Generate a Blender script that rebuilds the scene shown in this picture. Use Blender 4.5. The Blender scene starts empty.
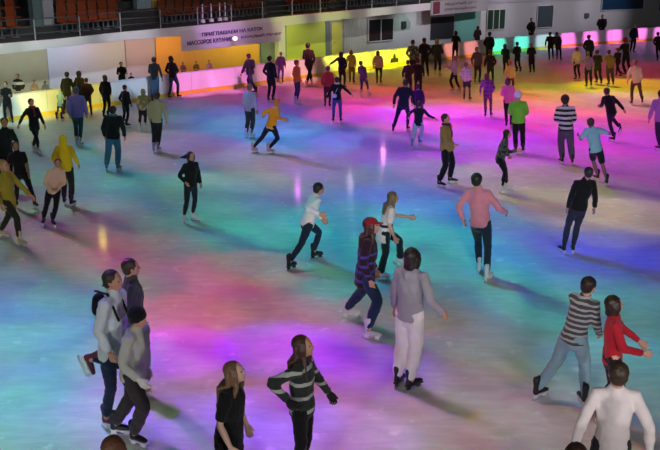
import bpy, bmesh, math, random
from mathutils import Vector as V, Matrix as M
random.seed(7)
SC = bpy.context.scene
COL = SC.collection
# ------------------------------------------------------------------ camera model
CZ, PITCH, F = 5.2, math.radians(16.1), 900.0
def ray(px, py):
    x = (px-330)/F; y = (225-py)/F; c, s = math.cos(PITCH), math.sin(PITCH)
    return V((x, c+y*s, -s+y*c))
def at_z(px, py, z=0.0):
    r = ray(px, py); t = (z-CZ)/r.z
    return V((r.x*t, r.y*t, z))
def at_Y(px, py, Y):
    r = ray(px, py); t = Y/r.y
    return V((r.x*t, Y, CZ+r.z*t))
cam = bpy.data.cameras.new('camera'); cam.sensor_width = 36; cam.lens = 36*F/660
cam.clip_end = 400
co = bpy.data.objects.new('camera', cam); COL.objects.link(co)
co.location = (0, 0, CZ); co.rotation_euler = (math.pi/2-PITCH, 0, 0); SC.camera = co

# ------------------------------------------------------------------ materials
MATS = {}
def nt(name):
    m = bpy.data.materials.new(name); m.use_nodes = True
    return m, m.node_tree.nodes, m.node_tree.links, m.node_tree.nodes['Principled BSDF']
def mat(name, col, rough=.6, metal=0, var=.08, scale=20, bump=.0, spec=.5, emis=None, es=0, alpha=None):
    if name in MATS: return MATS[name]
    m, n, l, b = nt(name)
    b.inputs['Roughness'].default_value = rough; b.inputs['Metallic'].default_value = metal
    b.inputs['Specular IOR Level'].default_value = spec
    tc = n.new('ShaderNodeTexCoord'); no = n.new('ShaderNodeTexNoise'); no.inputs['Scale'].default_value = scale
    no.inputs['Detail'].default_value = 4
    l.new(tc.outputs['Object'], no.inputs['Vector'])
    mx = n.new('ShaderNodeMix'); mx.data_type = 'RGBA'
    mx.inputs[6].default_value = (*[c*(1-var) for c in col], 1); mx.inputs[7].default_value = (*[min(1, c*(1+var)) for c in col], 1)
    l.new(no.outputs['Fac'], mx.inputs[0]); l.new(mx.outputs[2], b.inputs['Base Color'])
    if bump:
        bp = n.new('ShaderNodeBump'); bp.inputs['Strength'].default_value = bump; bp.inputs['Distance'].default_value = .01
        l.new(no.outputs['Fac'], bp.inputs['Height']); l.new(bp.outputs['Normal'], b.inputs['Normal'])
    if emis:
        b.inputs['Emission Color'].default_value = (*emis, 1); b.inputs['Emission Strength'].default_value = es
    MATS[name] = m
    return m
def hexc(h):
    h = h.lstrip('#'); r = [int(h[i:i+2], 16)/255 for i in (0, 2, 4)]
    return tuple(c/12.92 if c <= .04045 else ((c+.055)/1.055)**2.4 for c in r)
def cloth(h, kind='plain', h2='ffffff', freq=12.0, duty=.5, z0=-9, z1=9):
    """woven fabric; kind stripe = horizontal knitted stripes, check = plaid, print = blotchy print"""
    key = f'cloth_{h}_{kind}_{h2}_{freq}_{duty}_{z0:.2f}_{z1:.2f}'
    if key in MATS: return MATS[key]
    m, n, l, b = nt(key)
    b.inputs['Roughness'].default_value = .85; b.inputs['Specular IOR Level'].default_value = .25
    b.inputs['Sheen Weight'].default_value = .15
    tc = n.new('ShaderNodeTexCoord'); no = n.new('ShaderNodeTexNoise'); no.inputs['Scale'].default_value = 9
    no.inputs['Detail'].default_value = 5; l.new(tc.outputs['Object'], no.inputs['Vector'])
    c = hexc(h); c2 = hexc(h2)
    mx = n.new('ShaderNodeMix'); mx.data_type = 'RGBA'
    mx.inputs[6].default_value = (*[v*.86 for v in c], 1); mx.inputs[7].default_value = (*[min(1, v*1.12+.002) for v in c], 1)
    l.new(no.outputs['Fac'], mx.inputs[0]); out = mx.outputs[2]
    def math_(op, a, bb):
        q = n.new('ShaderNodeMath'); q.operation = op
        for i, v in enumerate((a, bb)):
            if isinstance(v, (int, float)): q.inputs[i].default_value = v
            else: l.new(v, q.inputs[i])
        return q.outputs[0]
    if kind in ('stripe', 'check', 'print'):
        sx = n.new('ShaderNodeSeparateXYZ'); l.new(tc.outputs['Object'], sx.inputs[0])
        if kind == 'print':
            n2 = n.new('ShaderNodeTexNoise'); n2.inputs['Scale'].default_value = freq; l.new(tc.outputs['Object'], n2.inputs['Vector'])
            fac = math_('GREATER_THAN', n2.outputs['Fac'], 1-duty)
        else:
            w = math_('ADD', sx.outputs['Z'], math_('MULTIPLY', no.outputs['Fac'], .03))
            fac = math_('LESS_THAN', math_('FRACT', math_('MULTIPLY', w, freq), 0), duty)
            if kind == 'check':
                f2 = math_('LESS_THAN', math_('FRACT', math_('MULTIPLY', math_('ADD', sx.outputs['X'], sx.outputs['Y']), freq), 0), duty)
                fac = math_('MAXIMUM', fac, f2)
        if z0 > -9 or z1 < 9:
            fac = math_('MULTIPLY', fac, math_('MULTIPLY', math_('GREATER_THAN', sx.outputs['Z'], z0), math_('LESS_THAN', sx.outputs['Z'], z1)))
        m2 = n.new('ShaderNodeMix'); m2.data_type = 'RGBA'; l.new(fac, m2.inputs[0]); l.new(out, m2.inputs[6])
        m2.inputs[7].default_value = (*c2, 1); out = m2.outputs[2]
    l.new(out, b.inputs['Base Color'])
    wv = n.new('ShaderNodeTexNoise'); wv.inputs['Scale'].default_value = 60; l.new(tc.outputs['Object'], wv.inputs['Vector'])
    bp = n.new('ShaderNodeBump'); bp.inputs['Strength'].default_value = .35; bp.inputs['Distance'].default_value = .006
    l.new(wv.outputs['Fac'], bp.inputs['Height']); l.new(bp.outputs['Normal'], b.inputs['Normal'])
    MATS[key] = m
    return m
def hairmat(h):
    key = 'hair_'+h
    if key in MATS: return MATS[key]
    m, n, l, b = nt(key); c = hexc(h)
    b.inputs['Roughness'].default_value = .45
    tc = n.new('ShaderNodeTexCoord'); mp = n.new('ShaderNodeMapping'); mp.inputs['Scale'].default_value = (90, 90, 6)
    l.new(tc.outputs['Object'], mp.inputs[0]); no = n.new('ShaderNodeTexNoise'); no.inputs['Scale'].default_value = 1.0
    l.new(mp.outputs[0], no.inputs['Vector'])
    mx = n.new('ShaderNodeMix'); mx.data_type = 'RGBA'
    mx.inputs[6].default_value = (*[v*.6 for v in c], 1); mx.inputs[7].default_value = (*[min(1, v*1.5) for v in c], 1)
    l.new(no.outputs['Fac'], mx.inputs[0]); l.new(mx.outputs[2], b.inputs['Base Color'])
    bp = n.new('ShaderNodeBump'); bp.inputs['Strength'].default_value = .6; bp.inputs['Distance'].default_value = .008
    l.new(no.outputs['Fac'], bp.inputs['Height']); l.new(bp.outputs['Normal'], b.inputs['Normal'])
    MATS[key] = m
    return m
def skin(h='c9957a'):
    m = mat('skin_'+h, hexc(h), .5, var=.06, scale=30)
    b = m.node_tree.nodes['Principled BSDF']
    return m

# ------------------------------------------------------------------ objects
def tag(o, label=None, cat=None, group=None, kind=None):
    if label: o['label'] = label
    if cat: o['category'] = cat
    if group: o['group'] = group
    if kind: o['kind'] = kind
    return o
def empty(name, loc=(0, 0, 0), rz=0):
    o = bpy.data.objects.new(name, None); COL.objects.link(o); o.location = loc; o.rotation_euler.z = rz
    o.empty_display_size = .2
    return o
class MB:
    def __init__(s): s.bm = bmesh.new()
    def box(s, c, d, rot=None):
        m = M.Translation(V(c)) @ (rot.to_4x4() if rot else M()) @ M.Diagonal((*d, 1))
        bmesh.ops.create_cube(s.bm, size=1, matrix=m); return s
    def prism(s, quad, off):
        """solid from a planar polygon (points) extruded by vector off"""
        a = [s.bm.verts.new(p) for p in quad]; b = [s.bm.verts.new(V(p)+V(off)) for p in quad]
        s.bm.faces.new(a); s.bm.faces.new(b[::-1]); k = len(a)
        for i in range(k): s.bm.faces.new((a[i], b[i], b[(i+1) % k], a[(i+1) % k]))
        return s
    def tube(s, pts, rads, seg=10, side=None, cap=True, capr=1.0):
        pts = [V(p) for p in pts]; n = len(pts)
        rads = [r if isinstance(r, tuple) else (r, r) for r in rads]
        P, R, T = [], [], []
        for i in range(n):
            t = (pts[min(i+1, n-1)]-pts[max(i-1, 0)])
            if t.length < 1e-6: t = V((0, 0, 1))
            T.append(t.normalized())
        st = []
        if cap:
            e = min(rads[0])*capr; st += [(pts[0]-T[0]*e*.9, (rads[0][0]*(.35 if capr > .9 else .7), rads[0][1]*(.35 if capr > .9 else .7)), T[0]), (pts[0]-T[0]*e*.6, (rads[0][0]*(.78 if capr > .9 else .95), rads[0][1]*(.78 if capr > .9 else .95)), T[0])]
        st += [(pts[i], rads[i], T[i]) for i in range(n)]
        if cap:
            e = min(rads[-1])*(capr if capr >= .99 or side is None else 1.0); st += [(pts[-1]+T[-1]*e*.6, (rads[-1][0]*.78, rads[-1][1]*.78), T[-1]), (pts[-1]+T[-1]*e*.9, (rads[-1][0]*.35, rads[-1][1]*.35), T[-1])]
        ref = V(side) if side is not None else None; rings = []
        prev = None
        for p, r, t in st:
            if ref is not None: u = ref
            elif prev is not None: u = prev
            else: u = V((1, 0, 0)) if abs(t.x) < .8 else V((0, 1, 0))
            u = (u-t*u.dot(t))
            u = u.normalized() if u.length > 1e-5 else t.orthogonal().normalized()
            prev = u; w = t.cross(u)
            rings.append([s.bm.verts.new(p+u*(r[0]*math.cos(a))+w*(r[1]*math.sin(a))) for a in [2*math.pi*k/seg for k in range(seg)]])
        for a, b in zip(rings, rings[1:]):
            for k in range(seg): s.bm.faces.new((a[k], a[(k+1) % seg], b[(k+1) % seg], b[k]))
        s.bm.faces.new(rings[0][::-1]); s.bm.faces.new(rings[-1]); return s
    def ball(s, c, r, frame=None, seg=14, fn=None):
        """ellipsoid with radii r in frame (left, fwd, up)"""
        fr = frame or (V((1, 0, 0)), V((0, 1, 0)), V((0, 0, 1)))
        res = bmesh.ops.create_uvsphere(s.bm, u_segments=seg, v_segments=max(6, seg*2//3), radius=1)
        for v in res['verts']:
            q = v.co.copy()
            if fn: q = fn(q)
            v.co = V(c)+fr[0]*(q.x*r[0])+fr[1]*(q.y*r[1])+fr[2]*(q.z*r[2])
        return s
    def build(s, name, material, parent=None, smooth=False, origin=None, bevel=0):
        bmesh.ops.recalc_face_normals(s.bm, faces=s.bm.faces)
        if origin is not None: bmesh.ops.translate(s.bm, verts=s.bm.verts, vec=-V(origin))
        me = bpy.data.meshes.new(name); s.bm.to_mesh(me); s.bm.free()
        if smooth:
            for p in me.polygons: p.use_smooth = True
        me.materials.append(material)
        o = bpy.data.objects.new(name, me); COL.objects.link(o)
        if parent: o.parent = parent
        elif origin is not None: o.location = origin
        if bevel:
            b = o.modifiers.new('bevel', 'BEVEL'); b.width = bevel; b.segments = 2
        return o
def fuse(o, vox, it=2, disp=0, dsize=.12):
    r = o.modifiers.new('fuse', 'REMESH'); r.mode = 'VOXEL'; r.voxel_size = vox; r.use_smooth_shade = True
    if disp:
        t = bpy.data.textures.get(f'folds{dsize}') or bpy.data.textures.new(f'folds{dsize}', 'CLOUDS')
        t.noise_scale = dsize; t.noise_depth = 2
        d = o.modifiers.new('folds', 'DISPLACE'); d.texture = t; d.strength = disp; d.mid_level = .5; d.texture_coords = 'LOCAL'
    if it:
        q = o.modifiers.new('soft', 'SMOOTH'); q.factor = .5; q.iterations = it
    return o
# ------------------------------------------------------------------ rink, boards, building
def ice_mat():
    m, n, l, b = nt('ice')
    tc = n.new('ShaderNodeTexCoord')
    no = n.new('ShaderNodeTexNoise'); no.inputs['Scale'].default_value = .9; no.inputs['Detail'].default_value = 9; no.inputs['Roughness'].default_value = .65
    l.new(tc.outputs['Object'], no.inputs['Vector'])
    mp = n.new('ShaderNodeMapping'); mp.inputs['Scale'].default_value = (1.5, 4.5, 1); mp.inputs['Rotation'].default_value = (0, 0, .5)
    l.new(tc.outputs['Object'], mp.inputs[0])
    n2 = n.new('ShaderNodeTexNoise'); n2.inputs['Scale'].default_value = 1.6; n2.inputs['Detail'].default_value = 8; n2.inputs['Distortion'].default_value = .8
    l.new(mp.outputs[0], n2.inputs['Vector'])
    cr = n.new('ShaderNodeValToRGB'); cr.color_ramp.elements[0].position = .3; cr.color_ramp.elements[1].position = .72
    cr.color_ramp.elements[0].color = (.60, .62, .64, 1); cr.color_ramp.elements[1].color = (.92, .93, .94, 1)
    mx = n.new('ShaderNodeMix'); mx.data_type = 'FLOAT'; mx.inputs[0].default_value = .5
    l.new(no.outputs['Fac'], mx.inputs[2]); l.new(n2.outputs['Fac'], mx.inputs[3]); l.new(mx.outputs[0], cr.inputs[0])
    # snow dust scraped up by blades: small pale flecks
    n3 = n.new('ShaderNodeTexNoise'); n3.inputs['Scale'].default_value = 3.4; n3.inputs['Detail'].default_value = 6; l.new(tc.outputs['Object'], n3.inputs['Vector'])
    c3 = n.new('ShaderNodeValToRGB'); c3.color_ramp.elements[0].position = .62; c3.color_ramp.elements[1].position = .72; l.new(n3.outputs['Fac'], c3.inputs[0])
    m3 = n.new('ShaderNodeMix'); m3.data_type = 'RGBA'; l.new(c3.outputs[0], m3.inputs[0]); l.new(cr.outputs[0], m3.inputs[6]); m3.inputs[7].default_value = (.97, .97, .98, 1)
    l.new(m3.outputs[2], b.inputs['Base Color'])
    rr = n.new('ShaderNodeMapRange'); rr.inputs['To Min'].default_value = .38; rr.inputs['To Max'].default_value = .55
    l.new(n2.outputs['Fac'], rr.inputs['Value']); l.new(rr.outputs[0], b.inputs['Roughness'])
    b.inputs['Specular IOR Level'].default_value = .25
    b.inputs['Coat Weight'].default_value = .12; b.inputs['Coat Roughness'].default_value = .1; b.inputs['Coat IOR'].default_value = 1.31
    bp = n.new('ShaderNodeBump'); bp.inputs['Strength'].default_value = .15; bp.inputs['Distance'].default_value = .004
    l.new(n2.outputs['Fac'], bp.inputs['Height']); l.new(bp.outputs['Normal'], b.inputs['Normal']); l.new(bp.outputs['Normal'], b.inputs['Coat Normal'])
    return m
# rink edge from ground points under the boards
BPIX = [(-110, 152), (-60, 136), (0, 122.5), (60, 114), (120, 104.5), (178, 95.5), (244, 87), (310, 77.5), (380, 68), (450, 59.5), (520, 51), (600, 44), (660, 40)]
BD = [at_z(x, y) for x, y in BPIX]
e = (BD[-1]-BD[-2]).normalized(); BD.append(BD[-1]+e*8)
def offs(poly, d):
    out = []
    for i, p in enumerate(poly):
        t = (poly[min(i+1, len(poly)-1)]-poly[max(i-1, 0)]).normalized(); out.append(p+V((-t.y, t.x, 0))*d)
    return out
def resample(poly, step):
    out = [poly[0].copy()]; acc = 0
    for a, b in zip(poly, poly[1:]):
        L = (b-a).length; pos = step-acc
        while pos <= L: out.append(a+(b-a)*(pos/L)); pos += step
        acc = (acc+L) % step if pos-step <= L else acc+L
        acc = L-(pos-step)
    return out
def hit(px, poly):
    """point of a plan polyline seen in image column px (z=0)"""
    k = (px-330)/F
    best = None
    for a, b in zip(poly, poly[1:]):
        # column plane: X = k*(Y cos p + (CZ - z) sin p), z ~ 2
        fa = a.x-k*(a.y*math.cos(PITCH)+(CZ-2)*math.sin(PITCH)); fb = b.x-k*(b.y*math.cos(PITCH)+(CZ-2)*math.sin(PITCH))
        if fa*fb <= 0 and fa != fb:
            t = fa/(fa-fb); return a+(b-a)*t
    return poly[0] if px < 0 else poly[-1]
def z_at(pt, py):
    a = PITCH-math.atan((225-py)/F)
    return CZ-pt.y*math.tan(a)
FAS = offs(BD, 2.0); WAL = offs(BD, 4.6); RAIL = offs(BD, 2.15)
def strip_obj(name, poly, z0, z1, thick, material, kind='structure'):
    """solid wall strip along a plan polyline; z0,z1 numbers or lists"""
    bm = bmesh.new(); n = len(poly); bk = offs(poly, thick)
    Z0 = z0 if isinstance(z0, list) else [z0]*n; Z1 = z1 if isinstance(z1, list) else [z1]*n
    rows = [[bm.verts.new((p.x, p.y, z)) for p, z in zip(P_, Z)] for P_, Z in ((poly, Z0), (poly, Z1), (bk, Z1), (bk, Z0))]
    for r in range(4):
        a, b = rows[r], rows[(r+1) % 4]
        for i in range(n-1): bm.faces.new((a[i], a[i+1], b[i+1], b[i]))
    bm.faces.new([r[0] for r in rows]); bm.faces.new([r[-1] for r in rows][::-1])
    bmesh.ops.recalc_face_normals(bm, faces=bm.faces)
    me = bpy.data.meshes.new(name); bm.to_mesh(me); bm.free(); me.materials.append(material)
    o = bpy.data.objects.new(name, me); COL.objects.link(o)
    if kind: o['kind'] = kind
    return o
# ice sheet
ice = MB(); ice.box((5, 38, -.15), (110, 110, .30)); fl = ice.build('floor', ice_mat()); fl['kind'] = 'structure'
# rubber walkway behind the boards
wk = offs(BD, .12); strip_obj('floor_walkway', wk, .0, .012, 4.4, mat('rubber_floor', (.10, .10, .11), .9, var=.2, scale=6))
M_white = mat('board_white', (.80, .81, .80), .35, var=.03, scale=3); M_kick = mat('kick_yellow', (.80, .55, .05), .4, var=.05)
M_cap = mat('cap_rail', (.62, .64, .68), .4); M_post = mat('galvanised', (.35, .36, .38), .4, .7)
pts = resample(BD, 2.4)
places = ['far left', 'left']
def board(a, b, idx):
    d = b-a; L = d.length; ang = math.atan2(d.y, d.x)
    r = empty('rink_board', a, ang); 
    g = .02
    MB().box((L/2, 0, .52), (L-g, .06, .74)).build('panel', M_white, r)
    MB().box((L/2, -.012, .085), (L-g, .08, .16)).build('kick_plate', M_kick, r)
    MB().box((L/2, 0, .91), (L-g*.5, .11, .04)).build('cap_rail', M_cap, r, bevel=.01)
    for x in (.25, L-.25): MB().box((x, .06, .45), (.05, .06, .88)).build('post', M_post, r)
    return r
nb = len(pts)-1
def px_of(p):
    z = p.y*math.cos(PITCH)+(CZ-p.z)*math.sin(PITCH); return 330+F*p.x/z
vis = []
for a, b in zip(pts, pts[1:]):
    if px_of(b) < -5 or px_of(a) > 668: continue
    r = board(a, b, 0); vis.append((px_of((a+b)/2), r))
def blab(px):
    T = [(12, 'pale rink board at the very left, below the two dark figures looking over'), (45, 'cream rink board behind the black coated skater with spread arms'), (75, 'cream rink board behind the person in pale blue and lilac'),
         (105, 'yellowish rink board behind the dark group at upper left'), (130, 'bluish rink board beside the dark standing pair at upper left'), (152, 'bluish white rink board behind the person in black top with folded arms'), (178, 'pink lit rink board at the person in black top and jeans')]
    for x, s in T:
        if px < x: return s
    return None
for i, (px, r) in enumerate(vis):
    refs = [(185, 'the dark clad pair in jeans'), (215, 'the small gap under the banner'), (240, 'the purple lettered banner'), (262, 'the big dark figure with a backpack'), (285, 'the grey doorway'), (305, 'the orange jacketed child'), (322, 'the yellow wall'),
            (345, 'the yellow door'), (368, 'the grey curtain panel'), (392, 'the dark double window'), (412, 'the small dark emblem'), (430, 'the crowd at the top centre'), (447, 'the dark wall opening'), (465, 'the green painted wall'), (482, 'the tall brown clad figure'),
            (503, 'the green window'), (522, 'the teal lit stretch'), (540, 'the lone tall figure at the boards'), (562, 'the grey door'), (590, 'the brightest pink stretch'), (615, 'the bulky black figure at the boards'), (642, 'the blue window'), (670, 'the right edge of the picture')]
    lab = blab(px)
    if not lab:
        for x, s in refs:
            if px < x: break
        colr = 'pink lit' if px < 330 else ('yellow lit' if px < 415 else ('salmon lit' if px < 482 else ('teal lit' if px < 545 else 'magenta lit')))
        lab = f'{colr} rink board nearest {s}'
    tag(r, lab, 'rink board', 'board sections along the rink edge')
# labels must not repeat: number of repeats told by place
seen = {}
for px, r in vis:
    k = r['label']; seen.setdefault(k, []).append(r)
for k, L in seen.items():
    if len(L) == 2: L[0]['label'] = k+', the left one'; L[1]['label'] = k+', the right one'
    elif len(L) > 2:
        for i, r in enumerate(L): r['label'] = k+(', leftmost', ', middle', ', rightmost')[min(i, 2)]
# emblem on a yellow board is a printed mark
p = hit(395, offs(BD, -.05)); q = hit(402, offs(BD, -.05)); t = (q-p).normalized()
em = MB(); c = p+V((0, 0, .42))
em.prism([c+t*x+V((0, 0, y)) for x, y in ((-.33, -.2), (.33, -.2), (.30, .0), (.12, .02), (.05, .25), (-.07, .24), (-.1, .04), (-.30, .0))], V((t.y, -t.x, 0))*.01)
tag(em.build('board_emblem', mat('emblem', (.03, .03, .02))), 'small dark emblem mounted on the yellow lit rink board', 'emblem')

# ---- building wall: wall strip with painted panels, doors, windows placed on it
TOPZ = [3.0]*len(WAL)
wallc = mat('wall_paint', (.42, .42, .43), .8, var=.05, scale=2)
strip_obj('wall_back', WAL, 0, 2.75, .2, wallc)
def on_wall(px, d=.0): return hit(px, offs(WAL, -d))
def wall_panel(name, x0, x1, y0, y1, material, d=.03, th=.03, z0=None, z1=None, parent=None, n=3):
    a, b = on_wall(x0, d), on_wall(x1, d); t = (b-a).normalized(); nn = V((t.y, -t.x, 0))
    za0 = z_at(a, y1) if z0 is None else z0; zb0 = za0 if z0 is None else z0
    za1 = z_at(b, y0) if z1 is None else z1; zb1 = za1
    o = MB().prism([V((a.x, a.y, za0)), V((b.x, b.y, zb0)), V((b.x, b.y, zb1)), V((a.x, a.y, za1))], nn*th).build(name, material, parent)
    if parent is None: o['kind'] = 'structure'
    return o, a, b, t, nn, za0, za1
wall_panel('wall_panel_olive', -40, 45, 0, 0, mat('olive_panel', (.36, .34, .22), .8, var=.12, scale=2), z0=.02, z1=2.6)
wall_panel('wall_panel_blue_grey', 46, 123.5, 0, 0, mat('pale_panel', (.50, .54, .60), .75, var=.04), z0=.02, z1=2.6)
wall_panel('wall_panel_lilac', 124.5, 153, 0, 0, mat('lilac_panel', (.50, .42, .52), .75, var=.04), z0=.02, z1=2.6)
wall_panel('wall_panel_orange', 155, 258, 0, 0, mat('orange_panel', (.85, .42, .08), .7, var=.08, scale=3), z0=.02, z1=2.6)
wall_panel('wall_panel_lime', 286, 325, 0, 0, mat('lime_panel', (.58, .66, .10), .7, var=.04), z0=.02, z1=2.6)
wall_panel('wall_panel_teal', 455, 484, 0, 0, mat('teal_panel', (.13, .36, .30), .7, var=.06), z0=.02, z1=2.5)
M_dark = mat('dark_glass', (.012, .016, .018), .12, spec=.6); M_frame = mat('window_frame', (.55, .55, .53), .5)
# doorway (grey) , yellow door, grey slatted panel
o, a, b, t, nn, z0, z1 = wall_panel('door_1', 260, 278, 0, 0, mat('door_grey', (.16, .19, .19), .6), z0=.012, z1=2.15, d=.04)
o, a, b, t, nn, z0, z1 = wall_panel('door_2', 331.5, 342, 0, 0, mat('door_yellow', (.75, .74, .12), .6), z0=.012, z1=2.1, d=.04)
h = MB().tube([a+t*.12+nn*.07+V((0, 0, 1.0)), a+t*.26+nn*.07+V((0, 0, 1.0))], [.015]*2, 8).build('door_handle', M_post, o)
wall_panel('trim_door_jamb', 325.5, 330, 0, 0, mat('door_grey', (.2, .2, .2)), z0=.012, z1=2.3, d=.04)
o, a, b, t, nn, z0, z1 = wall_panel('wall_panel_slats', 343.5, 366, 0, 0, mat('slat_grey', (.40, .42, .38), .7), z0=.012, z1=2.45, d=.03)
for k in range(9):
    c = a+(b-a)*((k+.5)/9)+nn*.04; MB().box((c.x, c.y, 1.24), (.035, .035, 2.3)).build('slat', mat('slat_light', (.5, .52, .48), .7), o)
# column between banner end and lime wall
def column(x0, x1, off, name, z1=2.6, material=None):
    a, b = hit(x0, off), hit(x1, off); t = (b-a).normalized(); nn = V((-t.y, t.x, 0))
    o = MB().prism([a, b, b+nn*.3, a+nn*.3], V((0, 0, z1))).build(name, material or mat('column_white', (.62, .62, .60), .7)); o['kind'] = 'structure'; return o
column(278.5, 285, offs(WAL, -.4), 'trim_column_1'); column(481, 486, offs(WAL, -.4), 'trim_column_2', 3.0)
def window(n, x0, x1, y0, y1, glass, mull=1, z0=None, z1=None):
    o, a, b, t, nn, za, zb = wall_panel(f'window_{n}', x0, x1, y0, y1, glass, z0=z0, z1=z1, d=.05)
    fr = MB(); w = .05; L = (b-a).length
    def bar(p, q, ww):
        d = (q-p); mid = (p+q)/2+nn*.045; R = M((t, nn, V((0, 0, 1)))).transposed()
        fr.box(mid, (max(abs(d.dot(t)), ww), .05, max(abs(d.z), ww)), R)
    A0 = V((a.x, a.y, za)); A1 = V((a.x, a.y, zb)); B0 = V((b.x, b.y, za)); B1 = V((b.x, b.y, zb))
    bar(A0, A1, w); bar(B0, B1, w); bar(A0, B0, w); bar(A1, B1, w)
    for k in range(mull): x = (k+1)/(mull+1); bar(A0.lerp(B0, x), A1.lerp(B1, x), w*.9)
    fr.build('window_frame', M_frame, o); return o
window(1, 368, 393, 18, 42, M_dark, 1)
window(2, 487, 505, 9, 30, mat('green_glass', (.02, .05, .03), .15), 2)
window(3, 537, 553, 5, 28, mat('grey_glass', (.05, .07, .08), .3), 0)
window(4, 601, 643, -10, 10.5, mat('blue_glass', (.01, .04, .09), .2), 0)
window(5, 658, 690, -10, 11, mat('blue_glass', (.01, .04, .09), .2), 0)
wall_panel('door_3', 431, 454, 16, 40, mat('opening_dark', (.02, .025, .03), .6), d=.04)
# right hand wall above
iR = [i for i, p_ in enumerate(WAL) if px_of(p_) > 470][0]
WR = [hit(480, WAL)]+WAL[iR:]
strip_obj('wall_right', offs(WR, .0), 2.7, 4.6, .2, mat('wall_paint_right', (.40, .38, .42), .8, var=.05, scale=2))

# ---- grandstand: fascia beam, slab, tiers
FA = [hit(px, FAS) for px in (-60, 0, 60, 130, 200, 280, 360, 430)]
top = [42, 42.5, 38.5, 33, 28, 21, 10.5, 2.5]; bot_ = [56, 53.5, 49.5, 38.5, 33, 27, 17.5, 9]
zt = [z_at(p, y) for p, y in zip(FA, (46, 44, 39, 31.5, 25.5, 17, 9.5, 3))]
zb = [z_at(p, y) for p, y in zip(FA, (60, 54.5, 47, 39.5, 34.5, 26, 17.5, 10))]
strip_obj('trim_fascia', FA, zb, zt, .18, mat('fascia_white', (.70, .71, .70), .6, var=.05))
zs = [(a+b)/2 for a, b in zip(zb, zt)]
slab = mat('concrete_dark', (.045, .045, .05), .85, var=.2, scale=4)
FAi = offs(FA, .19)
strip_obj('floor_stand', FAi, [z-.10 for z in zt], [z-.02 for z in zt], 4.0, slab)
ztm = sum(zt)/len(zt)
TI = []
for k in range(4):
    P_ = offs(FA, 1.6+k*.85); TI.append((P_, [z+.32*k for z in zt]))
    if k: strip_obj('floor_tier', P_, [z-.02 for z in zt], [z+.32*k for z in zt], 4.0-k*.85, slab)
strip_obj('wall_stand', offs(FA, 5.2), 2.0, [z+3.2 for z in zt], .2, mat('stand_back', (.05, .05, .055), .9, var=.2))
def stand_pt(px, k, dx=.35):
    P_, Z = TI[k]; Q_ = offs(P_, dx); p = hit(px, Q_)
    # interpolate z
    for a, b, za, zb_ in zip(Q_, Q_[1:], Z, Z[1:]):
        L = (b-a).length; s_ = (p-a).dot((b-a).normalized())
        if -.01 <= s_ <= L+.01: return V((p.x, p.y, za+(zb_-za)*s_/L)), (b-a).normalized()
    return V((p.x, p.y, Z[-1])), (Q_[-1]-Q_[-2]).normalized()
def make_seat(colm):
    r = empty('stadium_seat')
    s = MB(); s.box((0, .02, .42), (.42, .38, .035)); s.box((0, -.17, .405), (.42, .04, .06)); s.build('seat', colm, r, bevel=.012)
    s = MB(); R = M.Rotation(-.18, 3, 'X'); s.box((0, .23, .62), (.42, .035, .40), R); s.build('backrest', colm, r, bevel=.015)
    s = MB(); s.box((-.12, .05, .20), (.04, .05, .41)); s.box((.12, .05, .20), (.04, .05, .41)); s.box((0, .05, .02), (.36, .22, .03)); s.build('bracket', M_post, r)
    return r
def copy_tree(o, parent=None):
    c = o.copy(); COL.objects.link(c); c.parent = parent
    for ch in o.children: copy_tree(ch, c)
    return c
SEATS = [(-6, 24, '8a3a10', 'orange seats of the block at the far left of the stand', 'orange plastic seat in the small block at the far left of the stand'),
         (61, 122, '8a3a10', 'orange seats of the block above the pale wall', 'orange plastic seat in the stand block above the pale blue wall'),
         (162, 205, '6a3010', 'orange seats left above the banner', 'dull orange plastic seat in the stand left above the banner'),
         (207, 268, '602c10', 'orange seats right above the banner', 'dull orange plastic seat in the stand right above the banner'),
         (288, 335, '6a2410', 'reddish seats above the lime wall', 'reddish orange plastic seat in the stand above the lime wall'),
         (346, 425, '561610', 'dark red seats above the window', 'dark red plastic seat in the stand above the double window')]
for x0, x1, h_, grp, lab in SEATS:
    cm = mat('seat_'+h_, hexc(h_), .45, var=.1); proto = None
    for k in range(3):
        P0, _ = stand_pt(x0, k); P1, t = stand_pt(x1, k); n_ = int((P1-P0).length/.52)
        for j in range(n_):
            pos = P0+(P1-P0)*((j+.5)/n_)
            a_ = PITCH-math.atan((225-0)/F)
            if CZ-pos.y*math.tan(a_) < pos.z+.15: continue          # above the frame
            s = make_seat(cm) if proto is None else copy_tree(proto)
            proto = proto or s
            s.location = pos; s.rotation_euler.z = math.atan2(t.y, t.x); tag(s, lab, 'seat', grp)
# pale curtained pillars and window strip in the stand
def stand_col(x0, x1, name, m_, k=1, z1=3.0):
    a, t = stand_pt(x0, k); b, _ = stand_pt(x1, k); nn = V((-t.y, t.x, 0))
    o = MB().prism([a-nn*.15, b-nn*.15, b+nn*.15, a+nn*.15], V((0, 0, z1))).build(name, m_); o['kind'] = 'structure'
stand_col(44, 54, 'trim_pillar_1', mat('pillar_pale', (.50, .52, .60), .7)); stand_col(34, 42, 'trim_pillar_2', mat('pillar_teal', (.16, .26, .27), .7))
stand_col(137, 151, 'trim_pillar_3', mat('pillar_teal2', (.24, .32, .38), .7), 2); stand_col(151.5, 157, 'trim_pillar_4', mat('pillar_ochre', (.55, .33, .10), .7), 2)
stand_col(329, 333, 'trim_pillar_5', mat('pillar_olive', (.40, .36, .20), .7), 1)
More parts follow.
